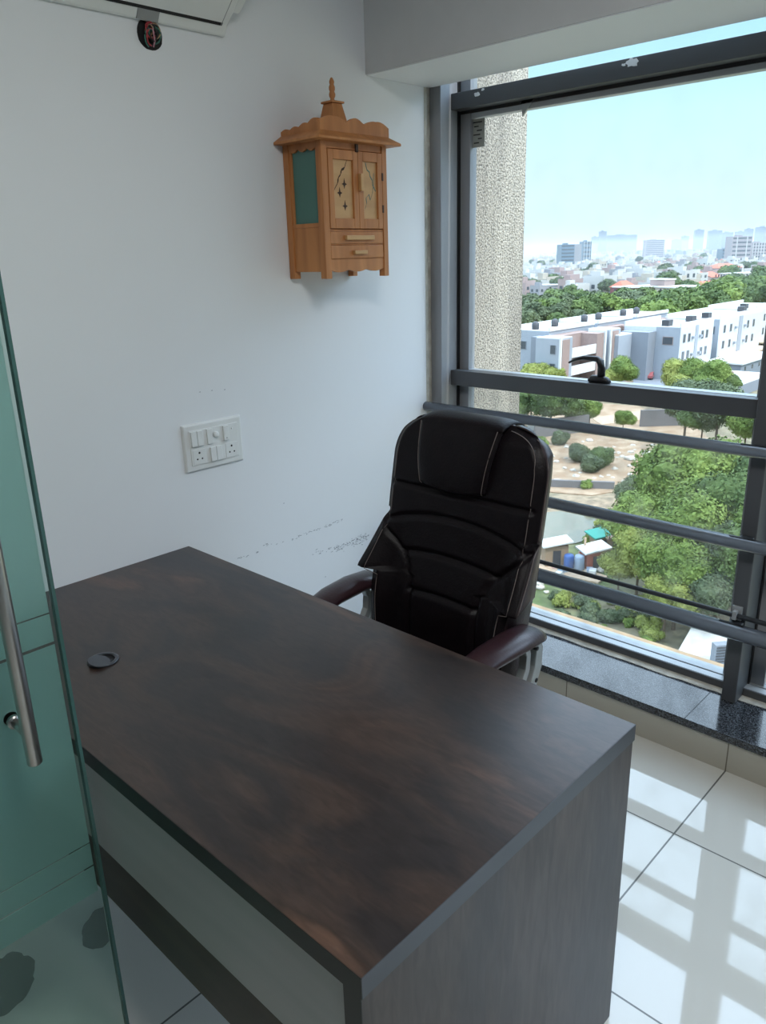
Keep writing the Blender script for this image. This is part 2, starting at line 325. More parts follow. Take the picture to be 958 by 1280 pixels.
box('soffit',2.192,2.531,YF+.002,YB-.001,2.2465,2.2505,'wall',bpy.data.objects['trim_2'])  # paler underside slab, bounce light put into its colour
# ---- exterior shell of our own tower
struct(box('wall_outside',2.62,2.72,YF-6,YB+.35,-24,.06,'pebble'),'outer face of the tower below the window')
struct(box('ledge_outside',2.700,2.745,YF-6,YB+.35,.06,.163,'ledge',bevel=.008),'tan painted ledge outside the window')
struct(box('fin_outside',2.72,3.195,YB+.001,YB+.55,-24,7,'pebble'),'pebble-dashed concrete fin outside the window')
# ================================================================== WINDOW
BAYS=[]
y=2.08
for i in range(4):
    yl=y-(1.265 if i==0 else 1.272); BAYS.append((max(yl,YF+.05),y)); y=yl-.048
JX0,JX1=2.538,2.652
win=[]
for i,(ya,yb) in enumerate(BAYS):
    if yb-ya<.1: continue
    W=struct(empty('window_%d'%(i+1),(2.6,ya,.14)),'grey aluminium framed window bay')
    def B(name,x0,x1,y0,y1,z0,z1,m,bev=.002): return box(name,x0-2.6,x1-2.6,y0-ya,y1-ya,z0-.14,z1-.14,m,W,bev)
    if i==0: B('jamb',JX0,JX1,2.08,2.1345,.141,2.74,'alu_light')
    B('mullion',2.530,JX1,ya-.048,ya,.1405,2.74,'alu',.003)
    # outer seal line behind jamb and sash stiles
    for yy in (yb-.004,ya):
        B('gasket',2.640,2.656,yy,yy+.004,.16,2.74,'gasket',0)
    B('stile',2.657,2.70,yb-.050,yb,.16,2.74,'alu_light'); B('stile',2.657,2.70,ya,ya+.045,.16,2.74,'alu_light')
    B('top_transom',2.600,2.655,ya,yb,2.171,2.228,'alu'); B('sash_top_rail',2.662,2.70,ya+.045,yb-.05,2.142,2.19,'track')
    B('transom_seal',2.655,2.662,ya,yb,2.160,2.20,'gasket',0)
    B('middle_transom',2.600,2.645,ya,yb,1.122,1.184,'alu'); B('transom_seal',2.645,2.657,ya,yb,1.13,1.172,'gasket',0); B('sash_bottom_rail',2.657,2.70,ya+.045,yb-.05,1.13,1.184,'track')
    B('bottom_frame',2.600,2.641,ya,yb,.141,.170,'alu'); B('track_groove',2.641,2.649,ya,yb,.141,.160,'gasket',0); B('bottom_track',2.649,2.70,ya,yb,.141,.171,'track')
    B('frame_lining',2.606,2.640,ya,yb,.1695,.1712,'track',0)
    B('upper_pane',2.676,2.681,ya+.03,yb-.03,1.18,2.15,'glass',0); B('lower_pane',2.676,2.681,ya+.03,yb-.03,.165,1.14,'glass_low',0)
    B('top_light_pane',2.676,2.681,ya,yb,2.19,2.74,'glass',0)
    if i==0:
        # handle on the middle transom
        p0=onx(737,473,2.63); p1=onx(763,474,2.63); tip=onx(712,453,2.625); nk=onx(751,452,2.628); nb=onx(752,470,2.63)
        zt=1.184
        h=empty('latch_handle',(0,0,0)); h.parent=W
        off=Vector((2.6,ya,.14))
        bm=bmesh.new(); ym=(p0.y+p1.y)/2; hw=abs(p0.y-p1.y)/2
        tube_bm(bm,[Vector((2.63,ym+hw,zt+.006))-off,Vector((2.63,ym+hw*.7,zt+.013))-off,Vector((2.63,ym-hw*.1,zt+.014))-off,Vector((2.63,ym-hw*.7,zt+.010))-off,Vector((2.63,ym-hw,zt+.005))-off],[(.010,.008),(.016,.014),(.018,.016),(.016,.013),(.010,.006)],12)
        mk('handle_base',bm,'black',h,smooth=True)
        bm=bmesh.new(); path=[nb,nb*.5+nk*.5+Vector((0,-.002,0)),nk,nk+Vector((0,.012,.008)),(nk+tip)/2+Vector((0,.004,.016)),tip*.75+nk*.25+Vector((0,0,.012)),tip]
        tube_bm(bm,[q-off for q in path],[(.014,.016),(.014,.015),(.014,.014),(.013,.011),(.012,.008),(.011,.006),(.008,.004)],12)
        mk('handle_lever',bm,'black',h,smooth=True)
        # gusset and plaster splashes on the top transom
        g=[onx(*q,2.66) for q in ((653,122),(668,124),(654,146))]
        prism('corner_gusset',[(q.y-off.y,q.z-off.z) for q in g],'track',W,'x',.055,.062)
        for (u,v,s) in ((597,118,.014),(791,78,.022),(604,112,.006),(780,81,.007)):
            q=onx(u,v,2.6); bm=bmesh.new(); rs=[s*(.6+.5*random.random()) for _ in range(14)]
            vs=[bm.verts.new((-.0015,q.y-off.y+r*1.2*math.cos(k*PI/7),q.z-off.z+r*.7*math.sin(k*PI/7))) for k,r in enumerate(rs)]
            v2=[bm.verts.new((.0005,)+tuple(x.co)[1:]) for x in vs]; bm.faces.new(vs); bm.faces.new(v2[::-1])
            for k in range(14): bm.faces.new((vs[k],vs[(k+1)%14],v2[(k+1)%14],v2[k]))
            o=mk('plaster_splash',bm,'ceil',W)
        # grey paper sticker on the pane
        s=[onx(*q,2.675) for q in ((589,150),(606,183))]
        st=box('pane_sticker',.0735,.0755,s[1].y-off.y,s[0].y-off.y,s[1].z-off.z,s[0].z-off.z,mat('grey_sticker',(.34,.35,.32),.7),W)
        ys=(s[0].y+s[1].y)/2-off.y; hy=abs(s[0].y-s[1].y)/2
        bm=bmesh.new()
        for k,(a,b_) in enumerate(((-.8,.8),(-.6,.2),(-.1,.8),(-.7,.5),(.1,.8),(-.6,.3))):
            zz=s[0].z-off.z-.012-k*.0145; addbox(bm,.0728,.0736,ys-b_*hy*.8,ys-a*hy*.8,zz-.002,zz+.002)
        mk('sticker_marks',bm,'gasket',st)
# ================================================================== GUARD RAILS
def rail(name,x,z,ra,rb,label,n=24):
    o=empty(name,(x,(YF+YB)/2,z),label,'guard rail','guard tubes across the window')
    hl=(YB-YF)/2
    tube('tube',[(0,-hl+.002,0),(0,hl-.002,0)],[(ra,rb)]*2,'bar',o,n)
    for ya,yb in BAYS:
        if yb-ya<.1: continue
        yy=ya-.024-(YF+YB)/2
        if yy-.05<-hl: continue
        boxes('mount_plate',[(.0,2.531-x,yy-.020,yy+.020,-rb*.8,rb*.8)],'alu_dark',o,.002)
        box('slot',-.006,.004,yy-.035,yy+.045,rb-.0015,rb+.0012,'gasket',o)
    return o
for x,z,ra,rb,lb in ((2.492,1.043,.021,.019,'uppermost dark grey guard tube crossing the window behind the chair top'),
                     (2.488,.738,.023,.0215,'middle dark grey guard tube crossing the lower window pane'),
                     (2.486,.430,.030,.027,'lowest and thickest grey guard tube, just under the thin rod')):
    rail('guard_tube',x,z,ra,rb,lb)
o=empty('guard_rod',(2.512,(YF+YB)/2,.476),'thin dark rod just above the lowest guard tube','rod')
hl=(YB-YF)/2
tube('rod',[(0,-hl+.003,0),(0,hl-.003,0)],.0085,'alu_dark',o,16)
for ya,yb in BAYS:
    if yb-ya<.1: continue
    yy=ya-.024-(YF+YB)/2
    if yy-.05>-hl:
        boxes('clip',[(-.012,.018,yy-.002,yy+.012,-.013,.018),(.008,.018,yy-.012,yy+.020,-.02,.03)],'track',o,.002)
# ================================================================== DESK
DX0,DX1,DY0,DY1,DZ=.524,1.289,.567,2.127,.763
dk=empty('office_desk',((DX0+DX1)/2,(DY0+DY1)/2,0),'long dark walnut office desk with black edges, its far end against the white wall','desk')
cx,cy=(DX0+DX1)/2,(DY0+DY1)/2
def D(name,x0,x1,y0,y1,z0,z1,m,bev=0.): return box(name,x0-cx,x1-cx,y0-cy,y1-cy,z0,z1,m,dk,bev)
D('desktop',DX0+.001,DX1-.001,DY0+.001,DY1,DZ-.036,DZ,'walnut')
D('edge_band',DX0,DX0+.0015,DY0,DY1,DZ-.036,DZ-.0006,'edge_black')
D('edge_band',DX0+.0015,DX1,DY0,DY0+.0015,DZ-.036,DZ-.0006,'edge_blue')
D('edge_band',DX1-.0015,DX1,DY0+.0015,DY1,DZ-.036,DZ-.0006,'edge_black')
D('end_panel',DX0+.0015,DX1-.004,DY0+.002,DY0+.036,0,DZ-.036,'walnut_v')
D('panel_edge',DX0,DX0+.0015,DY0+.002,DY0+.036,0,DZ-.036,'edge_black')
D('end_panel',DX0+.0015,DX1-.004,DY1-.036,DY1,0,DZ-.036,'walnut_v')
D('panel_edge',DX0,DX0+.0015,DY1-.036,DY1,0,DZ-.036,'edge_black')
D('modesty_panel',DX0+.003,DX0+.020,DY0+.036,DY1-.036,.527,DZ-.036,'laminate_white')
D('lower_rail',DX0+.026,DX0+.044,DY0+.036,DY1-.036,.341,.560,'walnut_dark')
# cable grommet
gp=onz(129,826,DZ)
g=empty('cable_grommet',(gp.x,gp.y,DZ),'round black cable grommet with half-open cap near the glass door end of the desk','grommet')
lathe('ring',[(.027,.0004),(.036,.0004),(.036,.003),(.034,.005),(.029,.005),(.027,.003)],'grommet',g,n=32,close=True)
lathe('well',[(.0275,.0006),(.0275,.0012)],'gasket',g,n=32)
bm=bmesh.new(); seg=[(.024*math.cos(a),.0275*math.sin(a)) for a in [k*2*PI/32 for k in range(32)]]
for dz in (0,.003):
    pass
A=[bm.verts.new((x,y,.0)) for x,y in seg]; Bv=[bm.verts.new((x,y,.003)) for x,y in seg]; bm.faces.new(A[::-1]); bm.faces.new(Bv)
for k in range(32): bm.faces.new((A[k],A[(k+1)%32],Bv[(k+1)%32],Bv[k]))
lid=mk('cap',bm,'grommet',g,bevel=.0008); lid.location=(-.014,-.008,.0062); lid.rotation_euler=(.12,.10,0)
# ================================================================== EXECUTIVE CHAIR
CY=1.335; CXs=1.40
ch=empty('office_chair',(CXs,CY+.004,0),'high-backed black leather executive chair with stitched headrest flap, pushed to the desk','chair')
def cl(x,a,b): return max(a,min(b,x))
def sst(a,b,x):
    t=cl((x-a)/(b-a),0,1); return t*t*(3-2*t)
ZB,ZT=.47,1.197
def half(z):
    base=.256+.018*sst(.60,.95,z)
    if z>ZT-.13:
        t=(z-(ZT-.13))/.13; base-= .13*(1-math.sqrt(max(0,1-t*t)))
    # wing flare then notch
    base+= .034*cl((.885-z)/.15,0,1)*(1 if z>.728 else 0)
    if z<=.728: base-=.008
    return base
def front_x(z,yy,hw):
    """front surface of the backrest, relative to world X"""
    u=yy/max(hw,.01)
    x=1.612+.135*((z-.47)/.745)**1.15
    x-=.022*math.exp(-((z-.66)/.11)**2)
    au=abs(u)
    b=cl((.90-z)/.16,0,1)*(.080 if z>.728 else .05)
    x-=b*sst(.62,1.0,au)**1.3
    x+=.020*sst(.88,1.0,au)                       # rounded rim
    # seams
    s=0
    def seam(d,wd=.008,dep=.011): return dep*math.exp(-(d/wd)**2)
    side=.5+.5*sst(.74,.90,z)
    if au<.93:
        s+=seam(z-.986,.007)
    if z<.925 and au<side+.02:
        s+=seam(z-(.915-.050*u*u),.008,.012); s+=seam(z-(.803-.040*u*u),.008,.012); s+=seam(z-(.690-.030*u*u),.008,.012)
    if z<.90: s+=seam((au-side)*hw,.008,.014)
    x+=s
    return x
bm=bmesh.new(); NU,NV=72,150; fr=[];bk=[]
for j in range(NV+1):
    z=ZB+(ZT-ZB)*(j/NV)
    if j==NV: z=ZT-.0005
    hw=half(z); th=.095-.02*sst(1.05,1.2,z)
    ra=[];rb=[]
    for i in range(NU+1):
        u=-1+2*i/NU; u2=math.sin(u*PI/2)*.35+u*.65; yy=u2*hw
        edge=1-min(1,max(0,(abs(u2)-.86)/.14))**2*.30
        topt=sst(ZT-.05,ZT,z)*.03
        fx=front_x(z,yy,hw)+topt
        bx=1.612+.135*((z-.47)/.745)**1.15+th-topt-(.022*max(0,(abs(u2)-.8)/.2)**2)
        hb=min(hw,.258); yb_=u2*hb
        ra.append(bm.verts.new((fx-CXs,yy,z))); rb.append(bm.verts.new((bx-CXs,yb_,z)))
    fr.append(ra);bk.append(rb)
for j in range(NV):
    for i in range(NU):
        f=bm.faces.new((fr[j][i],fr[j+1][i],fr[j+1][i+1],fr[j][i+1])); f.material_index=0
        f=bm.faces.new((bk[j][i],bk[j][i+1],bk[j+1][i+1],bk[j+1][i])); f.material_index=1
    for i in (0,NU):
        f=bm.faces.new((fr[j][i],bk[j][i],bk[j+1][i],fr[j+1][i])); f.material_index=1
for i in range(NU):
    for j in (0,NV):
        f=bm.faces.new((fr[j][i],fr[j][i+1],bk[j][i+1],bk[j][i])); f.material_index=1
br=mk('backrest',bm,['leather','leather_side'],ch,smooth=True)
# headrest flap draped over the top
bm=bmesh.new(); prof=[]
for k in range(26):                      # front from bottom up
    z=.990+(ZT-.012-.990)*k/25; prof.append((front_x(z,.0,.27)-.014-.012*math.sin(PI*min(1,k/25*1.0)),z))
zt=ZT+.006; xf=prof[-1][0]
for a in range(1,12):
    t=a/12*PI; xm=1.612+.135+.045; R=.055
    prof.append((xm-R*math.cos(t)+(xf-(xm-R))*(1-a/12),ZT-.010+.022*math.sin(t)))
for k in range(8): prof.append((1.612+.135+.105-.001*k,ZT-.012-.022*k))
NW=20; rowsA=[];rowsB=[]
for k,(x,z) in enumerate(prof):
    t=cl((z-.98)/.21,0,1) if k<26 else 1
    hwf=.118+.030*t
    a_=[];b_=[]
    for i in range(NW+1):
        u=-1+2*i/NW; inset=.010*abs(u)**6
        sh=.018*(u*u)*(1-t)     # bottom edge curves up towards its sides
        if k<26: px,pz=x+inset,z+sh*(1-t)
        else: px,pz=x,z-inset
        a_.append(bm.verts.new((px-CXs,u*hwf+.016,pz)))
    rowsA.append(a_)
for k in range(len(prof)-1):
    for i in range(NW): bm.faces.new((rowsA[k][i],rowsA[k][i+1],rowsA[k+1][i+1],rowsA[k+1][i]))
fl=mk('headrest_flap',bm,'leather',ch,smooth=True)
sd=fl.modifiers.new('solid','SOLIDIFY'); sd.thickness=.012; sd.offset=-1
# stitching
def stitch(pts,parent,r=.0011,m='thread'):
    return tube('stitching',[(p[0]-CXs,p[1],p[2]) for p in pts],r,m,parent,6)
for s in (-1,1):
    pts=[]
    for k in range(40):
        z=.50+(1.10-.50)*k/39; hw=half(z); yy=s*hw*.90; pts.append((front_x(z,yy,hw)-.0005,yy,z))
    for k in range(1,12):
        a=k/12*PI/2; z=1.10+.09*math.sin(a); yy=s*(half(1.10)*.90-.10*(1-math.cos(a))); pts.append((front_x(z,yy,half(z))-.0005,yy,z))
    stitch(pts,br)
    pts=[]
    for k in range(60):
        z=.50+(1.17-.50)*k/59; hw=half(z); pts.append((front_x(z,s*hw,hw)+.010,s*(hw+.0004)-s*.002,z))
    stitch(pts,br,.0012)
    pts=[]
    for k in range(26):
        x,z=prof[k]; t=cl((z-.98)/.21,0,1); pts.append((x-.0005,s*(.118+.030*t)*.93+.016,z+.016*(1-t)**2))
    stitch(pts,fl,.0011)
# seat cushion
bm=bmesh.new(); addbox(bm,-.26,.25,-.255,.255,.40,.505)
bmesh.ops.bevel(bm,geom=bm.edges[:],offset=.045,segments=5,affect='EDGES')
mk('seat',bm,'leather',ch,smooth=True)
box('seat_base',-.20,.20,-.20,.20,.375,.402,'black',ch,.004)
# armrests: padded top on a pierced silver loop
for s in (-1,1):
    yo=s*.300
    bm=bmesh.new()
    path=[(.272,yo,.640),(.262,yo,.656),(.235,yo,.668),(.16,yo,.672),(.06,yo-s*.006,.668),(-.02,yo-s*.014,.655),(-.085,yo-s*.022,.633),(-.105,yo-s*.024,.615)]
    rad=[(.022,.012),(.040,.020),(.049,.025),(.051,.026),(.048,.025),(.042,.022),(.034,.018),(.018,.009)]
    tube_bm(bm,path,rad,20)
    mk('arm_pad',bm,'arm_leather',ch,smooth=True)
    # bracket: an outline extruded to a flat band with two slots
    br_=empty('arm_bracket',(0,0,0)); br_.parent=ch
    def band(pts,wd,name='bracket_band',dy=.0):
        bm=bmesh.new()
        P=[Vector((p[0],0,p[1])) for p in pts]; L_=[];R_=[]
        for i,p in enumerate(P):
            t=(P[min(i+1,len(P)-1)]-P[max(i-1,0)]).normalized(); n_=Vector((-t.z,0,t.x)); w_=wd[i] if isinstance(wd,list) else wd
            for L__,sg in ((L_,1),(R_,-1)):
                L__.append([bm.verts.new((p.x+sg*n_.x*w_,yo+yy_+dy,p.z+sg*n_.z*w_)) for yy_ in (-.012,.012)])
        for i in range(len(P)-1):
            bm.faces.new((L_[i][0],L_[i+1][0],R_[i+1][0],R_[i][0])); bm.faces.new((L_[i][1],R_[i][1],R_[i+1][1],L_[i+1][1]))
            bm.faces.new((L_[i][0],L_[i][1],L_[i+1][1],L_[i+1][0])); bm.faces.new((R_[i][0],R_[i+1][0],R_[i+1][1],R_[i][1]))
        for i in (0,-1): bm.faces.new((L_[i][0],R_[i][0],R_[i][1],L_[i][1]))
        return mk(name,bm,'chair_metal',br_,bevel=.002)
    band([(.262,.652),(.276,.610),(.272,.560),(.245,.500),(.200,.450),(.14,.42)],[.012,.016,.018,.018,.018,.02])
    band([(.205,.655),(.222,.615),(.218,.570),(.190,.520),(.150,.470),(.11,.42)],[.010,.010,.011,.012,.014,.02])
    band([(-.06,.635),(-.02,.560),(.03,.480),(.09,.415)],[.014,.014,.016,.02])
    for (hx,hz_) in ((.262,.618),(.262,.520),(.215,.478)):
        bm=bmesh.new(); tube_bm(bm,[(hx,yo-s*.013 if 0 else yo-.0135,hz_),(hx,yo+.0135,hz_)],.0065,12); mk('bolt_hole',bm,'gasket',br_,smooth=True)
    box('seat_mount',.05,.17,min(yo,s*.19),max(yo,s*.19),.385,.415,'chair_metal',ch,.004)
tube('back_strut',[(.12,0,.385),(.23,0,.40),(.29,0,.47),(.32,0,.58)],[(.04,.010)]*4,'chair_metal',ch,12)
tube('gas_column',[(0,0,.11),(0,0,.25),(0,0,.251),(0,0,.378)],[.030,.030,.018,.018],'black',ch,16)
for k in range(5):
    a=k*2*PI/5+.3; lx,ly=math.cos(a),math.sin(a)
    L_=tube('leg',[(lx*.02,ly*.02,.115),(lx*.15,ly*.15,.105),(lx*.29,ly*.29,.080)],[(.026,.020),(.022,.016),(.016,.012)],'chair_metal',ch,12)
    bm=bmesh.new(); px,py=-ly,lx
    for sg in (-1,1):
        tube_bm(bm,[(lx*.29+px*sg*.008,ly*.29+py*sg*.008,.0275),(lx*.29+px*sg*.024,ly*.29+py*sg*.024,.0275)],.027,16)
    tube_bm(bm,[(lx*.29,ly*.29,.03),(lx*.29,ly*.29,.078)],.008,10)
    mk('caster',bm,'black',L_,smooth=False)
# ================================================================== GLASS DOOR
GX0,GX1,GY,GZ=-.39,.512,1.300,2.12
gd=empty('glass_door',(GX0,GY,0),'green tinted glass door with frosted film and long steel pull, left of the desk','door')
def G(name,x0,x1,y0,y1,z0,z1,m,bev=0.): return box(name,x0-GX0,x1-GX0,y0-GY,y1-GY,z0,z1,m,gd,bev)
G('glass_panel',GX0,GX1-.006,GY,GY+.012,0,GZ,'door_glass')
G('polished_edge',GX1-.006,GX1,GY,GY+.012,0,GZ,'door_edge')
fz=[.444,.505,.509,.560,.563,1.000,1.006,1.060,1.063,2.05]
for k in range(0,len(fz),2):
    x1=GX1-.012
    G('frosted_film',GX0+.01,x1,GY+.0125,GY+.0135,fz[k],fz[k+1],'frost')
G('patch_fitting',GX0,GX0+.16,GY-.006,GY+.018,0,.05,'steel',.003); G('patch_fitting',GX0,GX0+.16,GY-.006,GY+.018,GZ-.05,GZ,'steel',.003)
sm=bpy.data.materials.new('dark_patch_tint'); sm.use_nodes=True; n__=sm.node_tree.nodes; n__.clear(); o__=n__.new('ShaderNodeOutputMaterial'); t__=n__.new('ShaderNodeBsdfTransparent'); d__=n__.new('ShaderNodeBsdfDiffuse'); d__.inputs[0].default_value=(.02,.04,.04,1); m__=n__.new('ShaderNodeMixShader'); m__.inputs[0].default_value=.33
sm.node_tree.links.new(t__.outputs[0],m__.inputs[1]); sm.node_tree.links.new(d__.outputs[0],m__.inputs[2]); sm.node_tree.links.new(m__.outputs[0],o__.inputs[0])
for (u,v,r,sd_) in ((4,1232,.062,1),(128,1158,.046,2)):  # half-transparent dark ragged patches on the door glass
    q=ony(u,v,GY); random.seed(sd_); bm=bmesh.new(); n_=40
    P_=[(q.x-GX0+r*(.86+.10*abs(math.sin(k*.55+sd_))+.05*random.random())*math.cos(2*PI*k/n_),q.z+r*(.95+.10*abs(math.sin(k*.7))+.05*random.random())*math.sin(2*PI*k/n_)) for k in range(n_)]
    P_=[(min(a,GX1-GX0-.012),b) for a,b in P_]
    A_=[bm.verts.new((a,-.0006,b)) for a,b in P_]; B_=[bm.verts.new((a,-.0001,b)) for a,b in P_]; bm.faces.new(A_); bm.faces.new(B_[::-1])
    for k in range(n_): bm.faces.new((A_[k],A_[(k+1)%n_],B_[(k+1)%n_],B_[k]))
    mk('glass_dark_patch',bm,sm,gd)
h=empty('pull_handle',(0,0,0)); h.parent=gd
hx,hy=.403-GX0,-.066
tube('grip_bar',[(hx,hy,.838),(hx,hy,.840),(hx,hy,1.44),(hx,hy,1.442)],[.0115,.0125,.0125,.0115],'steel',h,24)
for zz in (.893,1.385):
    tube('standoff',[(hx,hy,zz),(hx,-.0005,zz)],.0085,'steel',h,16); tube('standoff_collar',[(hx,-.008,zz),(hx,-.0002,zz)],.0125,'steel',h,16)
    tube('standoff_collar',[(hx,.0125,zz),(hx,.020,zz)],.0125,'steel',h,16)
# ================================================================== SWITCH PLATE
A=ony(224,533,YB);Bp=ony(305,573,YB)
px0,px1,pz0,pz1=1.305,1.535,1.003,1.161
sp=empty('switch_plate',((px0+px1)/2,YB,(pz0+pz1)/2),'white modular switch and socket plate on the white wall above the desk','switch')
wd,ht=(px1-px0)/2,(pz1-pz0)/2
bm=bmesh.new(); addbox(bm,-wd,wd,-.010,0,-ht,ht)
for v in bm.verts:
    if v.co.y<-.005: v.co.x*=.95; v.co.z*=.93
mk('cover_frame',bm,'plastic_white',sp,bevel=.003)
box('inner_plate',-wd*.80,wd*.82,-.0125,-.0095,-ht*.72,ht*.72,'plastic_white',sp,.001)
def sw(cx_,cz_,w_,h_,tilt=.05):
    bm=bmesh.new(); addbox(bm,-w_/2,w_/2,-.006,0,-h_/2,h_/2)
    for v in bm.verts:
        if v.co.y<-.003 and v.co.z<0: v.co.y-=.002
    return mk('rocker_switch',bm,'plastic_white',sp,bevel=.001,loc=(cx_,-.0122,cz_))
for dx in (-.079,-.056): sw(dx,.030,.021,.048)
sw(-.019,.030,.021,.048); sw(.044,.030,.021,.048)
kb=lathe('regulator_knob',[(.010,0),(.010,.008),(.008,.010)],'plastic_white',sp,(.004,-.0125,.032),20); kb.rotation_euler=(PI/2,0,0)
tube('indicator',[(.044,-.0190,.014),(.044,-.0202,.014)],.0018,'black',sp,8)
tube('indicator',[(.071,-.0120,.040),(.071,-.0135,.040)],.003,'plastic_white',sp,10)
for dx in (-.011,.012): sw(dx,-.030,.021,.046)
for sx in (-.062,.064):
    k=box('socket_face',sx-.024,sx+.024,-.0136,-.0122,-.054,-.006,'plastic_white',sp,.001)
    for (ax,az,r) in ((0,.013,.0036),(-.009,-.007,.0028),(.009,-.007,.0028)):
        tube('socket_hole',[(sx+ax,-.0133,-.030+az),(sx+ax,-.0139,-.030+az)],r,'black',k,12)
# ================================================================== WALL SCUFFS
bm=bmesh.new(); random.seed(11)
def fleck(x,z,l,t,a):
    dx,dz=math.cos(a)*l/2,math.sin(a)*l/2; nx,nz=-math.sin(a)*t/2,math.cos(a)*t/2
    p=[(x-dx,z-dz),(x+nx,z+nz),(x+dx,z+dz),(x-nx,z-nz)]
    f=[bm.verts.new((q[0],YB-.0006,q[1])) for q in p]; g_=[bm.verts.new((q[0],YB+.0005,q[1])) for q in p]; bm.faces.new(f); bm.faces.new(g_[::-1])
    for k in range(4): bm.faces.new((f[k],f[(k+1)%4],g_[(k+1)%4],g_[k]))
for (u0,v0,u1,v1,n_,sp_) in ((297,698,322,690,9,.004),(330,682,372,673,12,.004),(372,671,428,650,34,.007),(388,692,425,684,22,.010),(418,688,462,670,80,.014),(440,676,458,669,30,.010)):
    a=ony(u0,v0,YB);b=ony(u1,v1,YB)
    for k in range(n_):
        t=random.random(); fleck(a.x+(b.x-a.x)*t,a.z+(b.z-a.z)*t+random.gauss(0,sp_*.5),.004+random.random()*.010,.0012+random.random()*.0016,random.uniform(-.35,.5))
for (u,v) in ((407,721),(355,629),(250,490),(265,488),(281,487)):
    q=ony(u,v,YB); fleck(q.x,q.z,.006,.003,random.random())
mk('scuff_marks',bm,mat('grey_scuff',(.30,.31,.34),.7),wb)
# ================================================================== WIRE HOLE
hp=ony(187,43,YB)
wh=empty('wire_outlet',(hp.x,YB,hp.z),'dark hole in the wall with curled red and green wires, under the air conditioner','wires')
random.seed(4)
bm=bmesh.new(); n_=26; rim=[.038*(1+.05*random.random()) for k in range(n_)]
vo=[bm.verts.new((rim[k]*math.cos(2*PI*k/n_),-.0015,rim[k]*math.sin(2*PI*k/n_))) for k in range(n_)]
v1=[bm.verts.new((rim[k]*math.cos(2*PI*k/n_),.0,rim[k]*math.sin(2*PI*k/n_))) for k in range(n_)]
bm.faces.new(vo); bm.faces.new(v1[::-1])
for k in range(n_): bm.faces.new((vo[k],vo[(k+1)%n_],v1[(k+1)%n_],v1[k]))
mk('cavity',bm,'gasket',wh)
def wire(col,n,seed):
    random.seed(seed); bm=bmesh.new()
    for _ in range(n):
        a0=random.random()*6.28; pts=[]; R=.010+random.random()*.011; tz=random.uniform(-.012,.012); tx=random.uniform(-.010,.010)
        for k in range(16):
            a=a0+k*.33; pts.append((tx+R*math.cos(a)*.8,-.004-.012*math.sin(k/15*PI)-random.random()*.002,tz+R*math.sin(a)))
        tube_bm(bm,pts,.0022,6)
    return mk('wire_loop',bm,col,wh,smooth=True)
wire(mat('red_wire',(.45,.05,.06),.4),3,1); wire(mat('green_wire',(.04,.17,.13),.4),3,2); wire('black',6,3); wire(mat('tan_wire',(.38,.26,.15),.5),2,5)
bm=bmesh.new(); tube_bm(bm,[(-.004,-.003,.034),(.002,-.016,.018),(.000,-.020,0),(.004,-.016,-.018),(.006,-.004,-.03)],.0024,6); mk('wire_loop',bm,mat('pink_wire',(.62,.30,.36),.4),wh,smooth=True)
# ================================================================== AIR CONDITIONER
ac=empty('air_conditioner',(1.15,YB,2.27),'white split air conditioner high on the white wall, lower edge showing','air conditioner')
prof=[(0,.003),(-.012,.0),(-.030,.028),(-.062,.052),(-.10,.088),(-.150,.120),(-.190,.150),(-.205,.190),(-.210,.250),(-.200,.290),(0,.292)]
prism('housing',prof,'ac_white',ac,'x',-.43,.440,bevel=.006)
prism('side_cap',[(-.045,.055),(-.10,.098),(-.150,.130),(-.195,.160),(-.208,.250),(-.200,.288),(-.045,.288)],'ac_white',ac,'x',.441,.475,bevel=.008)
# vent louver inset with dark gap
def along(t):
    a=Vector((-.030,.028));b=Vector((-.190,.150)); return a+(b-a)*t
bm=bmesh.new()
for (t0,t1,x0,x1,off_) in ((-.02,.012,-.43,.425,.0016),):
    p,q=along(t0),along(t1); n2=Vector((-(q-p).y,(q-p).x)).normalized()*-1
gapm='ac_grey'
def slab(name,t0,t1,x0,x1,o0,o1,m):
    a=Vector((-.030,.028));b=Vector((-.100,.088)); p=a+(b-a)*t0; q=a+(b-a)*t1; n2=Vector((-(b-a).y,(b-a).x)).normalized()
    if n2.y>0: n2=-n2
    return prism(name,[tuple(p+n2*o0),tuple(q+n2*o0),tuple(q+n2*o1),tuple(p+n2*o1)],m,ac,'x',x0,x1)
slab('vent_gap',-.04,.06,-.41,.418,-.002,.0035,'gasket')
slab('vent_louver',.08,1.0,-.41,.412,-.003,.006,'ac_white')
slab('vent_gap',-.04,1.0,.4125,.4165,-.002,.0035,'ac_grey')
prism('pipe_opening_shade',[(-.0125,.002),(-.0275,.026),(-.0305,.0245),(-.0155,.0005)],'ac_grey',ac,'x',.150,.215)  # grey slab painted as the shade in the pipe opening
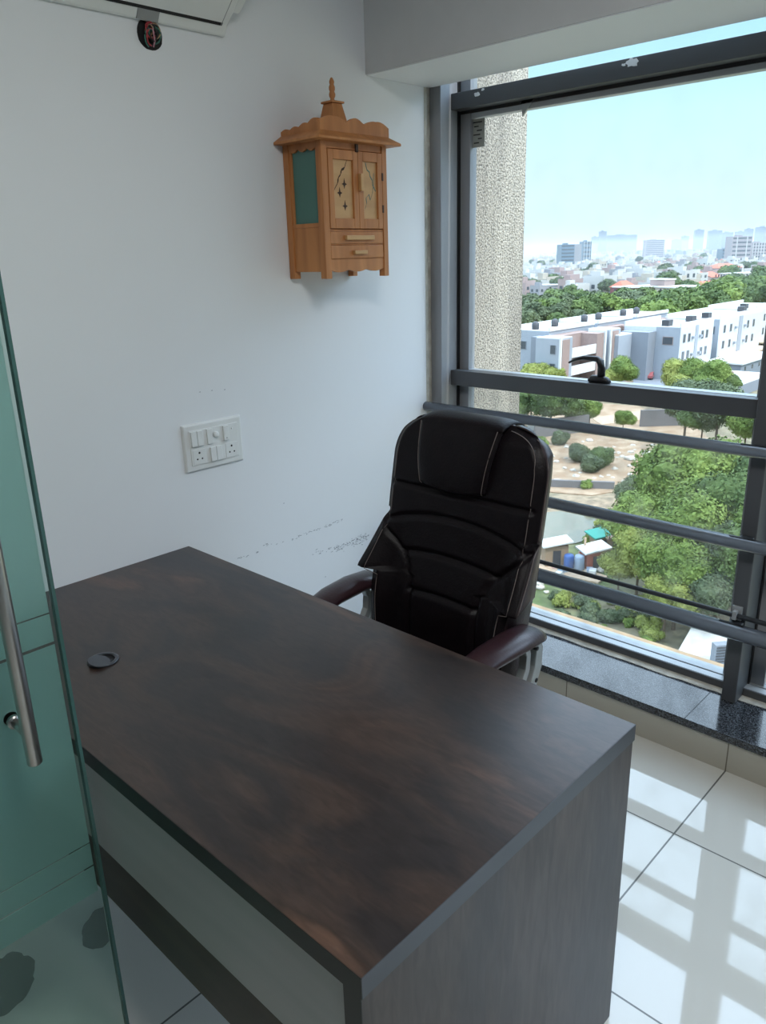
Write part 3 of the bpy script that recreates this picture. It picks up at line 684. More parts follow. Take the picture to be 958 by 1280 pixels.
# ================================================================== WOODEN SHRINE
SX,SY=1.9385,1.945                     # centre of front, front plane
sh=empty('wooden_shrine',(SX,YB,1.58),'carved teak wall shrine with domed finial, double doors and two drawers, on the white wall','shrine')
def S(name,x0,x1,y0,y1,z0,z1,m='wood',par=None,bev=.0015): return box(name,x0-SX,x1-SX,y0-YB,y1-YB,z0-1.58,z1-1.58,m,par or sh,bev)
X0,X1=1.790,2.087; YBk=YB-.002
for (a,b) in ((X0,X0+.026),(X1-.022,X1)):
    S('post',a,b,SY,SY+.026,1.583,2.004); 
    S('post',a,b,YBk-.026,YBk,1.583,2.004)
bx=S('cabinet_box',X0+.026,X1-.022,SY+.012,YBk,1.612,1.625)
S('back_panel',X0+.01,X1-.01,YBk-.006,YBk,1.612,2.0,'wood')
S('right_side_panel',X1-.018,X1-.006,SY+.026,YBk-.026,1.605,2.0)
S('lower_side_panel',X0+.005,X0+.017,SY+.026,YBk-.026,1.605,1.748)
S('side_rail',X0+.003,X0+.02,SY+.026,YBk-.026,1.742,1.755)
S('green_side_panel',X0+.010,X0+.016,SY+.026,YBk-.034,1.755,1.985,'green_panel',None,0)
S('side_stile',X0+.004,X0+.018,YBk-.036,YBk-.026,1.755,1.985,'wood')
def scallop(y0,y1,z0,z1,n,amp,N=40):
    top=[(y0+(y1-y0)*k/N,z1) for k in range(N+1)]
    bot=[(y0+(y1-y0)*k/N,z0-amp*abs(math.sin(PI*n*k/N))+amp*.2) for k in range(N+1)]
    return top+bot[::-1]
prism('scalloped_trim',[(a-YB,b-1.58) for a,b in scallop(SY+.026,YBk-.026,1.976,2.004,3,.010)],'wood',sh,'x',X0+.003-SX,X0+.018-SX)
# head rail and dividers on the front
S('head_rail',X0+.026,X1-.022,SY+.004,SY+.022,1.974,2.004)
S('divider_rail',X0+.026,X1-.022,SY+.004,SY+.02,1.729,1.735)
S('divider_rail',X0+.026,X1-.022,SY+.004,SY+.02,1.686,1.690)
S('divider_rail',X0+.026,X1-.022,SY+.004,SY+.02,1.640,1.644)
prism('scalloped_apron',[(a-SX,b-1.58) for a,b in scallop(X0+.026,X1-.022,1.608,1.642,3,.008)],'wood',sh,'y',SY+.004-YB,SY+.016-YB)
def drawer(z0,z1,hx0,hx1,hz0,hz1):
    d=S('drawer',X0+.028,X1-.024,SY+.002,SY+.12,z0,z1)
    b=S('drawer_handle',hx0,hx1,SY-.010,SY+.002,hz0,hz1,'wood_light',d); 
    return d
drawer(1.6905,1.7285,1.880,2.010,1.702,1.716); drawer(1.6445,1.6855,1.915,1.975,1.657,1.669)
def door(xa,xb,side):
    d=empty('door',(0,0,0)); d.parent=sh
    fw=.028
    def q(n,x0,x1,z0,z1,m='wood',y0=SY-.001,y1=SY+.012,bev=.0015): return S(n,x0,x1,y0,y1,z0,z1,m,d,bev)
    q('door_stile',xa,xa+fw*.8,1.737,1.972); q('door_stile',xb-fw*.8,xb,1.737,1.972)
    q('door_rail',xa+fw*.8,xb-fw*.8,1.943,1.972); q('door_rail',xa+fw*.8,xb-fw*.8,1.737,1.768)
    pm=q('door_panel',xa+fw*.8,xb-fw*.8,1.768,1.943,'wood_light',SY+.006,SY+.010,0)
    xc=(xa+xb)/2; sg=side
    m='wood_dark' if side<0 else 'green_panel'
    # lattice of cut-outs: a cusped arc and small arrow shapes
    bm=bmesh.new()
    def poly(pts):
        A_=[bm.verts.new((p[0]-SX,SY+.0052-YB,p[1]-1.58)) for p in pts]; B_=[bm.verts.new((p[0]-SX,SY+.0066-YB,p[1]-1.58)) for p in pts]
        bm.faces.new(A_); bm.faces.new(B_[::-1]); n=len(pts)
        for k in range(n): bm.faces.new((A_[k],A_[(k+1)%n],B_[(k+1)%n],B_[k]))
    w_=(xb-xa)/2-fw*.8
    arc=[(1.0,0),(.55,.020),(.50,.034),(.15,.046),(.10,.058),(-.30,.064),(-.55,.085)]   # from low outside up to centre
    P=[(xc+sg*w_*.85*(f if side<0 else f),1.855+h*1.0) for f,h in arc] if side<0 else [(xc+w_*.85*f*1.0,1.855+h) for f,h in arc]
    th=.0048 if side<0 else .0015
    for a_,b_ in zip(P,P[1:]): poly([(a_[0]-th*.6,a_[1]-th),(b_[0]-th*.6,b_[1]-th),(b_[0]+th*.6,b_[1]+th),(a_[0]+th*.6,a_[1]+th)])
    def arrow(x,z,s):
        poly([(x,z+s*1.5),(x+s*.28,z+s*.3),(x+s,z),(x+s*.3,z-s*.35),(x,z-s*1.2),(x-s*.3,z-s*.35),(x-s,z),(x-s*.28,z+s*.3)])
    if side<0:
        arrow(xc+.008,1.872,.0115); arrow(xc-.014,1.845,.0115); arrow(xc+.008,1.806,.0115)
    else:
        Pl=[(xc+w_*.85*f,1.80+h*.55) for f,h in ((-.8,.0),(-.5,.03),(-.6,.06),(-.1,.08),(.1,.05),(.5,.09),(.7,.14),(.75,.2))]
        for a_,b_ in zip(Pl,Pl[1:]): poly([(a_[0]-th*.6,a_[1]-th),(b_[0]-th*.6,b_[1]-th),(b_[0]+th*.6,b_[1]+th),(a_[0]+th*.6,a_[1]+th)])
        q('door_handle',xa-.001,xa+.012,1.852,1.905,'wood_light',SY-.014,SY-.001)
        for zz in (1.80,1.90): q('hinge',xb-.003,xb+.004,zz-.012,zz+.012,'wood_dark',SY-.0025,SY+.002,0)
    mk('lattice_cutouts',bm,m,pm)
    return d
door(X0+.028,1.9495,-1); door(1.9505,X1-.024,1)
S('door_catch',1.938,1.950,SY-.006,SY,1.968,1.992,'wood_dark')
# roof slab, crest, tower
rb=bmesh.new(); z0,z1=2.000,2.012
pts0=[(X0-.036,SY-.036),(X1+.036,SY-.036),(X1+.036,YBk),(X0-.036,YBk)]; pts1=[(X0-.004,SY-.006),(X1+.004,SY-.006),(X1+.004,YBk),(X0-.004,YBk)]
R0=[rb.verts.new((a-SX,b-YB,z0-1.586)) for a,b in pts0]; R1=[rb.verts.new((a-SX,b-YB,z0+.008-1.586)) for a,b in pts0]; R2=[rb.verts.new((a-SX,b-YB,z1+.010-1.58)) for a,b in pts1]
rb.faces.new(R0[::-1]); rb.faces.new(R2)
for k in range(4):
    rb.faces.new((R0[k],R0[(k+1)%4],R1[(k+1)%4],R1[k])); rb.faces.new((R1[k],R1[(k+1)%4],R2[(k+1)%4],R2[k]))
mk('roof',rb,'wood',sh,bevel=.002)
def crest_pts(a,b,zb,h,n=60):
    pts=[]
    for k in range(n+1):
        t=k/n; c=abs(t-.5)*2
        z=h*(.62+.25*max(0,math.cos((t-.5)*PI*4))*(1 if c<.25 else .0)+ (.30*math.sin(min(1,(1-c)/.75)*PI) if c>=.25 else .05)+.05*abs(math.sin(t*PI*5)))
        pts.append((a+(b-a)*t,zb+z))
    return [(a,zb),(b,zb)]+pts[::-1]
front=crest_pts(X0-.002,X1+.010,2.018,.050)
prism('front_crest',[(a-SX,b-1.58) for a,b in front],'wood',sh,'y',SY-.004-YB,SY+.008-YB)
side=[(SY+.008,2.018),(YBk,2.018)]+[(YBk-(YBk-SY-.008)*t,2.018+.016+.006*abs(math.sin(t*PI*4))+.022*t*t) for t in [k/40 for k in range(41)]]
prism('side_crest',[(a-YB,b-1.58) for a,b in side],'wood',sh,'x',X0-.002-SX,X0+.010-SX)
prism('side_crest',[(a-YB,b-1.58) for a,b in side],'wood',sh,'x',X1-.002-SX,X1+.010-SX)
# tower: tapered square with cap and turned finial
tx,ty=1.930,2.03
bm=bmesh.new()
def frus(bm,h0,h1,z0,z1,cx_=tx,cy_=ty):
    A_=[bm.verts.new((cx_+sx*h0-SX,cy_+sy*h0-YB,z0-1.58)) for sx,sy in ((-1,-1),(1,-1),(1,1),(-1,1))]
    B_=[bm.verts.new((cx_+sx*h1-SX,cy_+sy*h1-YB,z1-1.58)) for sx,sy in ((-1,-1),(1,-1),(1,1),(-1,1))]
    bm.faces.new(A_[::-1]); bm.faces.new(B_)
    for k in range(4): bm.faces.new((A_[k],A_[(k+1)%4],B_[(k+1)%4],B_[k]))
frus(bm,.042,.021,2.018,2.118); frus(bm,.027,.027,2.118,2.124)
mk('spire_base',bm,'wood',sh,bevel=.001)
lathe('finial',[(.010,0),(.0085,.004),(.006,.008),(.0100,.016),(.0105,.022),(.0075,.030),(.0095,.034),(.0100,.042),(.0065,.050),(.0080,.054),(.0080,.059),(.004,.068),(.001,.070)],'wood',sh,(tx-SX,ty-YB,2.124-1.58),20)
# ================================================================== OUTDOORS
GZ_=-24.0
def gr(u,v,z=GZ_): return onz(u,v,z)
# ground
def ground():
    m=bpy.data.materials.new('dry_ground'); m.use_nodes=True; n=m.node_tree.nodes; L=m.node_tree.links; b=n['Principled BSDF']; b.inputs['Roughness'].default_value=.95
    t=n.new('ShaderNodeTexCoord')
    a=n.new('ShaderNodeTexNoise'); a.inputs['Scale'].default_value=.05; a.inputs['Detail'].default_value=8; L.new(t.outputs['Object'],a.inputs[0])
    r=n.new('ShaderNodeValToRGB'); L.new(a.outputs['Fac'],r.inputs[0]); e=r.color_ramp.elements
    e[0].position=.36; e[0].color=(.085,.12,.04,1); e[1].position=.62; e[1].color=(.28,.21,.145,1); k=e.new(.48); k.color=(.19,.17,.11,1)
    c=n.new('ShaderNodeTexNoise'); c.inputs['Scale'].default_value=1.3; c.inputs['Detail'].default_value=6; L.new(t.outputs['Object'],c.inputs[0])
    r2=n.new('ShaderNodeValToRGB'); L.new(c.outputs['Fac'],r2.inputs[0]); r2.color_ramp.elements[0].position=.35; r2.color_ramp.elements[0].color=(.65,.65,.62,1); r2.color_ramp.elements[1].position=.65; r2.color_ramp.elements[1].color=(1.25,1.2,1.15,1)
    mx=n.new('ShaderNodeMixRGB'); mx.blend_type='MULTIPLY'; mx.inputs[0].default_value=1; L.new(r.outputs[0],mx.inputs[1]); L.new(r2.outputs[0],mx.inputs[2]); L.new(mx.outputs[0],b.inputs['Base Color'])
    bm=bmesh.new(); 
    vs=[bm.verts.new(p) for p in ((-3000,-7000,GZ_),(11000,-7000,GZ_),(11000,11000,GZ_),(-3000,11000,GZ_))]; bm.faces.new(vs)
    return struct(mk('ground_outside',bm,m),'open ground below the tower')
ground()
def gpatch(name,px,m,zt=.12,label=None,cat=None,kind=None):
    P=[gr(u,v) for u,v in px]
    o=prism(name,[(p.x,p.y) for p in P],m,None,'z',GZ_-.05,GZ_+zt)
    return tag(o,label,cat,None,kind)
gpatch('rubble_ground',[(640,545),(760,520),(870,535),(900,560),(800,610),(740,620),(640,612)],'earth',.10,None,None,'structure')
gpatch('dirt_road',[(740,524),(800,514),(866,510),(868,520),(800,526),(752,532)],'pathtan',.16,None,None,'structure')
gpatch('earth_bank',[(640,505),(690,500),(800,508),(815,520),(640,535)],'earth',.06,None,None,'structure')
gpatch('pond',[(640,645),(700,640),(742,648),(760,668),(720,680),(640,690)],'water',.10,None,None,'structure')
gpatch('dirt_path',[(655,690),(700,702),(760,722),(748,730),(690,718),(650,706)],'pathtan',.14,None,None,'structure')
gpatch('earth_lane',[(640,470),(656,470),(656,400),(640,405)],'pathtan',.14,None,None,'structure')
gpatch('earth_lane',[(640,383),(700,378),(690,390),(640,400)],'pathtan',.15,None,None,'structure')
# boundary walls
def wallseg(u0,v0,u1,v1,h,m,label):
    a,b=gr(u0,v0),gr(u1,v1); d=(b-a).normalized(); n_=Vector((-d.y,d.x,0))*.2
    o=prism('boundary_wall',[(p.x-a.x,p.y-a.y) for p in (a-n_,b-n_,b+n_,a+n_)],m,None,'z',0,h,loc=(a.x,a.y,GZ_)); return tag(o,label,'wall')
wallseg(688,609,768,612,.9,'darkwall','low dark wall crossing the bare ground past the rubble slope')
wallseg(668,548,735,540,2.6,'darkwall','dark compound wall with pale posts left of the shrub mound')
wallseg(800,534,862,532,2.6,'darkwall','dark compound wall below the orange dirt road')
wallseg(660,538,706,536,1.0,'roofw','low white picket wall just under the top guard tube')
# stones
bmS=[]
for k in range(5):
    random.seed(40+k); bm=bmesh.new(); bmesh.ops.create_icosphere(bm,subdivisions=2,radius=1)
    for v in bm.verts: v.co*=1+.35*noise.noise(v.co*1.3+Vector((k*7,0,0))); v.co.z*=.6
    me=bpy.data.meshes.new('boulder'); bm.to_mesh(me); bm.free(); me.materials.append(M['rock']); bmS.append(me)
random.seed(21)
for k in range(90):
    u,v=(random.uniform(655,820),random.uniform(545,604)) if k<70 else (random.uniform(690,760),random.uniform(690,722))
    p=gr(u,v); o=bpy.data.objects.new('boulder',random.choice(bmS)); C.objects.link(o); s=random.uniform(.12,.42) if k>5 else random.uniform(.5,.9)
    o.location=(p.x,p.y,GZ_+s*.3); o.scale=(s,s*random.uniform(.7,1.3),s); o.rotation_euler=(0,0,random.random()*6)
    tag(o,'pale boulder lying on the bare orange ground outside','boulder','boulders strewn over the bare ground')
# ---- trees
def crown_mesh(seed,N,q,blobs,flat=.8):
    random.seed(seed); bm=bmesh.new(); B_=[]
    for k in range(blobs):
        a=random.random()*6.283; r=random.uniform(0,.62); B_.append((Vector((r*math.cos(a),r*math.sin(a),random.uniform(-.30,.42))),random.uniform(.34,.55)))
    B_.append((Vector((0,0,0)),.66))
    tot=sum(b[1]**2 for b in B_)
    for c,r in B_:
        n_=int(N*r*r/tot)
        for _ in range(n_):
            d=Vector((random.gauss(0,1),random.gauss(0,1),random.gauss(0,1))).normalized()
            p=c+d*r*random.uniform(.80,1.06)
            nrm=(d+Vector((random.gauss(0,.6),random.gauss(0,.6),random.gauss(.2,.6)))).normalized()
            t=nrm.orthogonal().normalized(); s_=nrm.cross(t); a=random.random()*6.28; t,s_=t*math.cos(a)+s_*math.sin(a),s_*math.cos(a)-t*math.sin(a)
            e=q*random.uniform(.6,1.4)
            p=Vector((p.x,p.y,p.z*flat))
            vs=[bm.verts.new(p+t*e),bm.verts.new(p+s_*e*.6),bm.verts.new(p-t*e),bm.verts.new(p-s_*e*.6)]
            bm.faces.new(vs)
    # dense inner core so the crown is not see-through
    for c,r in B_:
        g_=bmesh.ops.create_icosphere(bm,subdivisions=3,radius=r*.80)
        for v in g_['verts']:
            v.co=v.co*(1+.30*noise.noise(v.co*5+c*9)+.22*noise.noise(v.co*14+c*5))+c; v.co.z*=flat
    me=bpy.data.meshes.new('foliage'); bm.to_mesh(me); bm.free(); return me
NEAR=[crown_mesh(100+k,11000,.034,11) for k in range(3)]; FAR=[crown_mesh(200+k,1500,.075,7) for k in range(4)]
LM={}
def leafmesh(me,leaf):
    k=(me.name,leaf)
    if k not in LM:
        c=me.copy(); c.materials.append(M[leaf]); LM[k]=c
    return LM[k]
bm=bmesh.new(); tube_bm(bm,[(0,0,0),(.01,0,.5),(0,.02,1)],[.07,.045,.03],8); TR=bpy.data.meshes.new('trunk'); bm.to_mesh(TR); bm.free(); TR.materials.append(M['trunk'])
def tree(x,y,r,leaf,near,label,group,hz_=None,flat=1.0,name='tree',cat='tree'):
    cz=hz_ if hz_ is not None else r*1.25
    t=empty(name,(x,y,GZ_),label,cat,group,rz=random.random()*6.28)
    c=bpy.data.objects.new('crown',leafmesh(random.choice(NEAR if near else FAR),leaf)); C.objects.link(c); c.parent=t; c.location=(0,0,cz); c.scale=(r,r,r*flat)
    k=bpy.data.objects.new('trunk',TR); C.objects.link(k); k.parent=t; k.scale=(r*.7,r*.7,cz)
    return t
random.seed(31)
# the large group to the right below the middle transom: (px of crown centre, crown centre height above ground, radius)
for u,v,h,r,lf in ((835,600,7,4.6,'leaf0'),(885,590,8,4.8,'leaf0'),(820,650,6,3.6,'leaf0'),(870,650,7,4.4,'leaf0'),(920,630,8,4.0,'leaf1'),(905,680,6,3.6,'leaf2'),
                   (800,690,4.5,2.9,'leaf3'),(850,705,5,3.3,'leaf0'),(775,705,3.2,2.0,'leaf3'),(890,735,4,2.6,'leaf2'),(835,740,3.5,2.2,'leaf3'),(940,700,6,3.4,'leaf1'),(960,600,8,4.5,'leaf1'),(975,660,7,4.0,'leaf0'),(800,615,4,2.4,'leaf2')):
    p=gr(u,v,GZ_+h); tree(p.x,p.y,r,lf,True,'leafy green tree in the tall clump beyond the lower pane, right of the bare slope','clump of trees below the tower',hz_=h)
for u,v,h,r,lf in ((690,500,5,4.2,'leaf1'),(665,497,4.5,3.4,'leaf2'),(715,505,4,3.2,'leaf0'),(738,512,3,2.2,'leaf0'),(780,522,2.5,1.8,'leaf0'),(860,500,6,4.0,'leaf2'),(900,505,7,5.0,'leaf2'),(935,525,6,3.6,'leaf0'),(880,520,5,3.0,'leaf1'),(648,505,4,3,'leaf1')):
    p=gr(u,v,GZ_+h); tree(p.x,p.y,r,lf,True,'green tree standing behind the uppermost guard tube in the view','trees by the dirt road',hz_=h)
for u,v,h,r,lf in ((672,466,4.5,3.2,'leaf3'),(690,470,4,2.8,'leaf3'),(777,462,5,3.4,'leaf0'),(785,440,5,2.2,'leaf0'),(742,446,4,2.2,'leaf1'),(845,468,4.5,3.8,'leaf3'),(868,465,5,4.2,'leaf0'),(895,470,5,4.0,'leaf0'),(912,478,4,2.6,'leaf1'),(765,470,4,2.4,'leaf3'),(850,484,4,3.0,'leaf3'),(880,484,4,3.2,'leaf0')):
    p=gr(u,v,GZ_+h); tree(p.x,p.y,r,lf,True,'yellow-green tree in front of the white three-storey flats','trees in front of the white flats',hz_=h)
# shrubs
for u,v,r,lf in ((725,566,2.0,'leaf2'),(750,572,2.2,'leaf1'),(738,580,1.8,'leaf2'),(668,590,1.0,'leaf1'),(735,605,.9,'leaf0'),(675,552,1.3,'leaf0'),(700,548,1.6,'leaf2')):
    p=gr(u,v,GZ_+r*.6); tree(p.x,p.y,r,lf,True,'grey-green thorn shrub on the bare rubble slope','shrubs on the rubble slope',hz_=r*.6,name='shrub',cat='shrub')
for k in range(46):
    u=random.uniform(660,830); v=random.uniform(738,800)
    if v>760+ (u-660)*.45 or v<728+(u-660)*.10: pass
    r=random.uniform(.5,1.0); p=gr(u,v,GZ_+r*.5); tree(p.x,p.y,r,random.choice(['leaf3','leaf0','leaf3','leaf2']),False,'low yellow-green shrub on the ground just beyond the outer ledge','low shrubs at the foot of the tower',hz_=r*.5,name='shrub',cat='shrub')
for k in range(16):
    u=random.uniform(735,790); v=random.uniform(640,705); r=random.uniform(.6,1.1); p=gr(u,v,GZ_+r*.5); tree(p.x,p.y,r,random.choice(['leaf0','leaf2','leaf3']),False,'small shrub between the pond and the tall clump of trees','shrubs beside the pond',hz_=r*.5,name='shrub',cat='shrub')
# green belts
random.seed(77)
for k in range(64):
    u=random.uniform(652,812); v=random.uniform(384,404)-(u-652)*.05; p=gr(u,v,GZ_+5); r=random.uniform(4.2,6.8); tree(p.x,p.y,r,random.choice(['leaf1','leaf0','leaf1','leaf2']),False,'dense green tree in the belt just behind the white flats','green belt behind the white flats')
for k in range(80):
    t=random.random(); u=812+150*t; v=random.uniform(392,412)-t*42+random.random()*6; p=gr(u,v,GZ_+5); r=random.uniform(4.5,7.5); tree(p.x,p.y,r,random.choice(['leaf1','leaf0','leaf1']),False,'green tree in the belt climbing to the right edge of the view','green belt towards the right')
for k in range(46):
    u=random.uniform(650,960); v=random.uniform(325,368); p=gr(u,v,GZ_+5); r=random.uniform(5,9); tree(p.x,p.y,r,random.choice(['leaf1','leaf2']),False,'hazy green tree among the distant pale houses','trees among the distant houses')
# ---- white flats: rows of stepped blocks
def windows(par,face,fixed,spots,w_,h_,frame='bgrey'):
    """face 'x' : on plane x=fixed, spots (y,z); face 'y' : on plane y=fixed, spots (x,z). relative coordinates"""
    for a,z in spots:
        if face=='x':
            f=box('window',fixed-.08,fixed+.02,a-w_/2-.1,a+w_/2+.1,z-h_/2-.1,z+h_/2+.1,frame,par); box('pane',fixed-.10,fixed-.07,a-w_/2,a+w_/2,z-h_/2,z+h_/2,'bglass',f)
        else:
            f=box('window',a-w_/2-.1,a+w_/2+.1,fixed-.08,fixed+.02,z-h_/2-.1,z+h_/2+.1,frame,par); box('pane',a-w_/2,a+w_/2,fixed-.10,fixed-.07,z-h_/2,z+h_/2,'bglass',f)
H=10.5
# row one: three blocks
ROW1=[]
def flat_row1(x,y,L_,label,step):
    o=empty('apartment_block',(x,y,GZ_),label,'building')
    # deep body behind
    box('rear_wing',6,L_+6,6,15,0,H+.6,'bblue',o); box('rear_roof',6.2,L_+5.8,6.2,14.8,H+.6,H+.75,'roofw',o)
    for a in ((6,L_+6,5.8,6.2),(6,L_+6,14.8,15.2)): box('parapet',a[0],a[1],a[2],a[3],H+.6,H+1.3,'roofw',o)
    box('stair_core',3,6,4,8,0,H-.2,'bgrey',o)
    box('front_wing',0,4.5,0,5,0,H,'bblue',o); box('front_roof',.1,4.4,.1,4.9,H,H+.15,'roofw',o)
    box('white_fin',0-.15,.35,-.35,0,0,H+.3,'roofw',o)
    windows(o,'x',0,[(1.3,H-1.9-k*3.3) for k in range(3)],1.0,1.5)
    windows(o,'x',6,[(12.2,H-2.2)],2.2,1.4)
    box('recess_wall',4.5,L_,3.6,6,0,H-.1,'bbrown',o)
    box('brown_pier',.5,3.0,-.35,0,0,H-.2,'bbrown',o); box('brown_pier',L_-3.2,L_-.6,.1,3.6,0,H-.2,'bbrown',o)
    box('white_fin',L_-.6,L_,-.2,3.6,0,H+.2,'roofw',o)
    for k in range(3):
        z=H-3.6-k*3.3
        box('balcony',3.0,L_-3.2,.2,3.6,z-.25,z,'roofw',o); box('balcony_parapet',3.0,L_-3.2,.2,.4,z,z+1.5,'roofw',o)
    windows(o,'y',3.6,[(5.4+2.6*j,H-1.7-k*3.3) for k in range(3) for j in range(2)],1.2,1.8,'bgrey')
    for tx_ in (1.5,L_*.5): 
        lathe('water_tank',[(.7,0),(.72,.5),(.7,1.2),(.25,1.5)],'tank',o,(tx_+6,10,H+.75),12)
    return o
flat_row1(125.5,75.4,17,'white three-storey flats with blue-grey shade painted in, the leftmost block of the row, partly behind the window handle',0)
flat_row1(144.4,75.6,15,'white three-storey flats with blue-grey shade painted in, middle block with water tanks, right of the window handle',0)
flat_row1(162.0,75.8,16,'white three-storey flats with blue-grey shade painted in, rear block whose white roof meets the green belt',0)
def flat_row2(x,y,L_,label,first):
    o=empty('apartment_block',(x,y,GZ_),label,'building')
    box('front_wing',0,L_,0,12,0,H,['bw'],o); box('end_wall',-.12,0,-.02,5 if first else 3.5,0,H+.05,'bblue',o)
    box('roof_slab',.2,L_-.2,.2,11.8,H,H+.12,'roofw',o)
    for a in ((0,L_,0,.25),(0,L_,11.75,12)): box('parapet',a[0],a[1],a[2],a[3],H,H+.9,'roofw',o)
    if first:
        box('side_wing',-3.5,0,5,11,0,H-.8,'bgrey',o); box('rear_side_wing',-9,-3.5,8.5,15,0,H-1.2,'bblue',o); box('side_wing_roof',-9,-3.5,8.5,15,H-1.2,H-1.0,'roofw',o)
        windows(o,'x',-9,[(10.2,H-2.9-k*3.3) for k in range(3)],1.2,1.4)
        windows(o,'x',-.12,[(2.4,H-2.6)],2.0,1.4,'bbrown')
    else: windows(o,'x',-.12,[(1.5,H-2.3)],1.2,1.5)
    sp=[(L_*f,H-2.2-k*3.4) for k in range(3) for f in (.12,.26,.66,.80)]
    windows(o,'y',0,sp,.9,1.5)
    box('downpipe_recess',L_*.44,L_*.52,-.1,0,0,H,'bblue',o)
    for k in range(3): 
        for f in (.36,.58): box('air_conditioner_box',L_*f-.4,L_*f+.4,-.5,0,H-2.6-k*3.4,H-2.1-k*3.4,'bblue',o)
    box('porch_roof',1,L_-.5,-3.5,0,2.3,2.6,'tan',o); boxes('porch_wall',[(1.2,L_-.8,-3.2,-2.9,0,2.3)],'redt' if 0 else 'bbrown',o)
    for tx_ in (2,L_-3): box('roof_tank',tx_-1,tx_+1,3,4.5,H+.12,H+1.3,'tank',o)
    return o
flat_row2(154.9,65.9,16.5,'bright white three-storey flats with shade painted into the end wall, nearest block of the right-hand row',True)
flat_row2(176.2,66.5,26,'bright white three-storey flats with a tan porch roof, second block of the right-hand row',False)
flat_row2(207,69.5,24,'bright white three-storey flats cut off by the mullion, farthest block of the right-hand row',False)
# garage buildings right of the flats
a=gr(945,468); o=empty('garage_building',(a.x,a.y,GZ_),'low grey building with white flat roof beside the mullion','building')
box('wall',-9,12,0,7,0,3,'bgrey',o); box('flat_roof',-9.4,12.4,-.4,7.4,3,3.3,'roofw',o)
for k in range(5): f=box('window',-7+k*4,-6.2+k*4,-.05,.02,1.6,2.4,'bglass',o)
a=gr(935,492); o=empty('paved_yard_building',(a.x,a.y,GZ_),'pale cluttered flat roof just above the middle transom, beside the mullion','building')
box('wall',-5,12,0,9,0,2.0,'bgrey',o); box('flat_roof',-5,12,0,9,2.0,2.2,'roofw',o)
for k in range(7): random.seed(k); x_=random.uniform(-4,9); y_=random.uniform(1,7); box('roof_crate',x_,x_+.8,y_,y_+.6,2.2,2.7,'tank' if k%3 else 'bbrown',o)
# parked cars in the lane between the rows
def car(u,v,m,label,rz):
    p=gr(u,v); o=empty('car',(p.x,p.y,GZ_+.16),label,'car',rz=rz)
    prism('car_body',[(-2.1,.3),(2.1,.3),(2.15,.75),(1.3,.9),(.7,1.4),(-1.1,1.42),(-1.8,.95),(-2.15,.85)],m,o,'y',-.85,.85,bevel=.08)
    prism('car_windows',[(1.15,.92),(.65,1.34),(-1.05,1.36),(-1.6,.96)],'bglass',o,'y',-.87,.87)
    for x_ in (-1.3,1.3):
        for y_ in (-.8,.8): tube('wheel',[(x_,y_-.1,.32),(x_,y_+.1,.32)],.32,'tank',o,14)
gpatch('paved_lane',[(795,452),(832,448),(832,492),(790,492)],'bgrey',.12,None,None,'structure')
car(803,462,'bw','white car parked in the lane left of the nearest white flats',1.4); car(812,474,mat('car_maroon',(.3,.08,.08),.4),'dark red car parked in the lane in front of the white car',.3)
# mounds of junk, barrels, shacks by the pond
def shack(u,v,w_,d_,h_,m,rm,label,rz=0.):
    p=gr(u,v); o=empty('shack',(p.x,p.y,GZ_),label,'shed',rz=rz)
    box('walls',-w_/2,w_/2,-d_/2,d_/2,0,h_,m,o)
    bm=bmesh.new(); addbox(bm,-w_/2-.3,w_/2+.3,-d_/2-.3,d_/2+.3,h_,h_+.12)
    for vv in bm.verts:
        if vv.co.x>0: vv.co.z+=.35
    mk('sheet_roof',bm,rm,o); box('doorway',-.35,.35,-d_/2-.02,-d_/2+.02,0,h_*.8,'tank',o)
shack(693,706,2.0,1.2,1.9,'shack','roofw','tall brown board shack with a white sheet roof by the pond',-.7)
shack(741,708,1.8,1.4,1.5,'redt','roofw','brick-red shed with a white tarpaulin roof, left of the yellow-green trees',-.6)
shack(752,684,1.8,1.6,1.2,'shack','teal','small shed under a teal tarpaulin',-.6)
shack(766,686,1.4,1.2,1.3,'shack','pinkt','small shed under a pink sheet beside the teal tarpaulin',-.6)
for u,v,m,lb in ((711,712,'bluep','blue plastic barrel standing between the shacks'),(724,713,'greyp','grey-blue plastic barrel beside the blue barrel')):
    p=gr(u,v); o=lathe('barrel',[(.36,0),(.42,.1),(.42,1.2),(.36,1.35)],m,None,(p.x,p.y,GZ_),16); tag(o,lb,'barrel')
p=gr(730,705); tag(tube('wooden_pole',[(p.x,p.y,GZ_),(p.x+.05,p.y,GZ_+2.4)],.10,'pathtan',None,8),'upright wooden pole among the junk by the barrels','pole')
p=gr(716,706); q=gr(732,694); tag(tube('plank',[(p.x,p.y,GZ_+.25),(q.x,q.y,GZ_+.7)],.10,'pathtan',None,6),'loose plank leaning over the junk beside the barrels','plank')
random.seed(9)
for k in range(26):
    u=random.uniform(688,760); v=random.uniform(694,722); p=gr(u,v); s=random.uniform(.15,.4)
    o=box('crate',-s,s,-s*.7,s*.7,0,s*1.1,random.choice(['roofw','rock','greyp','pinkt','shack']),None,0,(p.x,p.y,GZ_)); o.rotation_euler=(0,0,random.random()*3)
    tag(o,'piece of scrap in the heap beside the shacks and barrels','scrap','scrap heap by the shacks')
for k in range(10):
    random.seed(60+k); u=random.uniform(664,690); v=random.uniform(726,742); p=gr(u,v); o=bpy.data.objects.new('boulder',random.choice(bmS)); C.objects.link(o); s=random.uniform(.2,.45)
    o.location=(p.x,p.y,GZ_+s*.3); o.scale=(s,s,s); tag(o,'pale boulder in the heap under the lowest guard tube','boulder','boulders by the chair side')
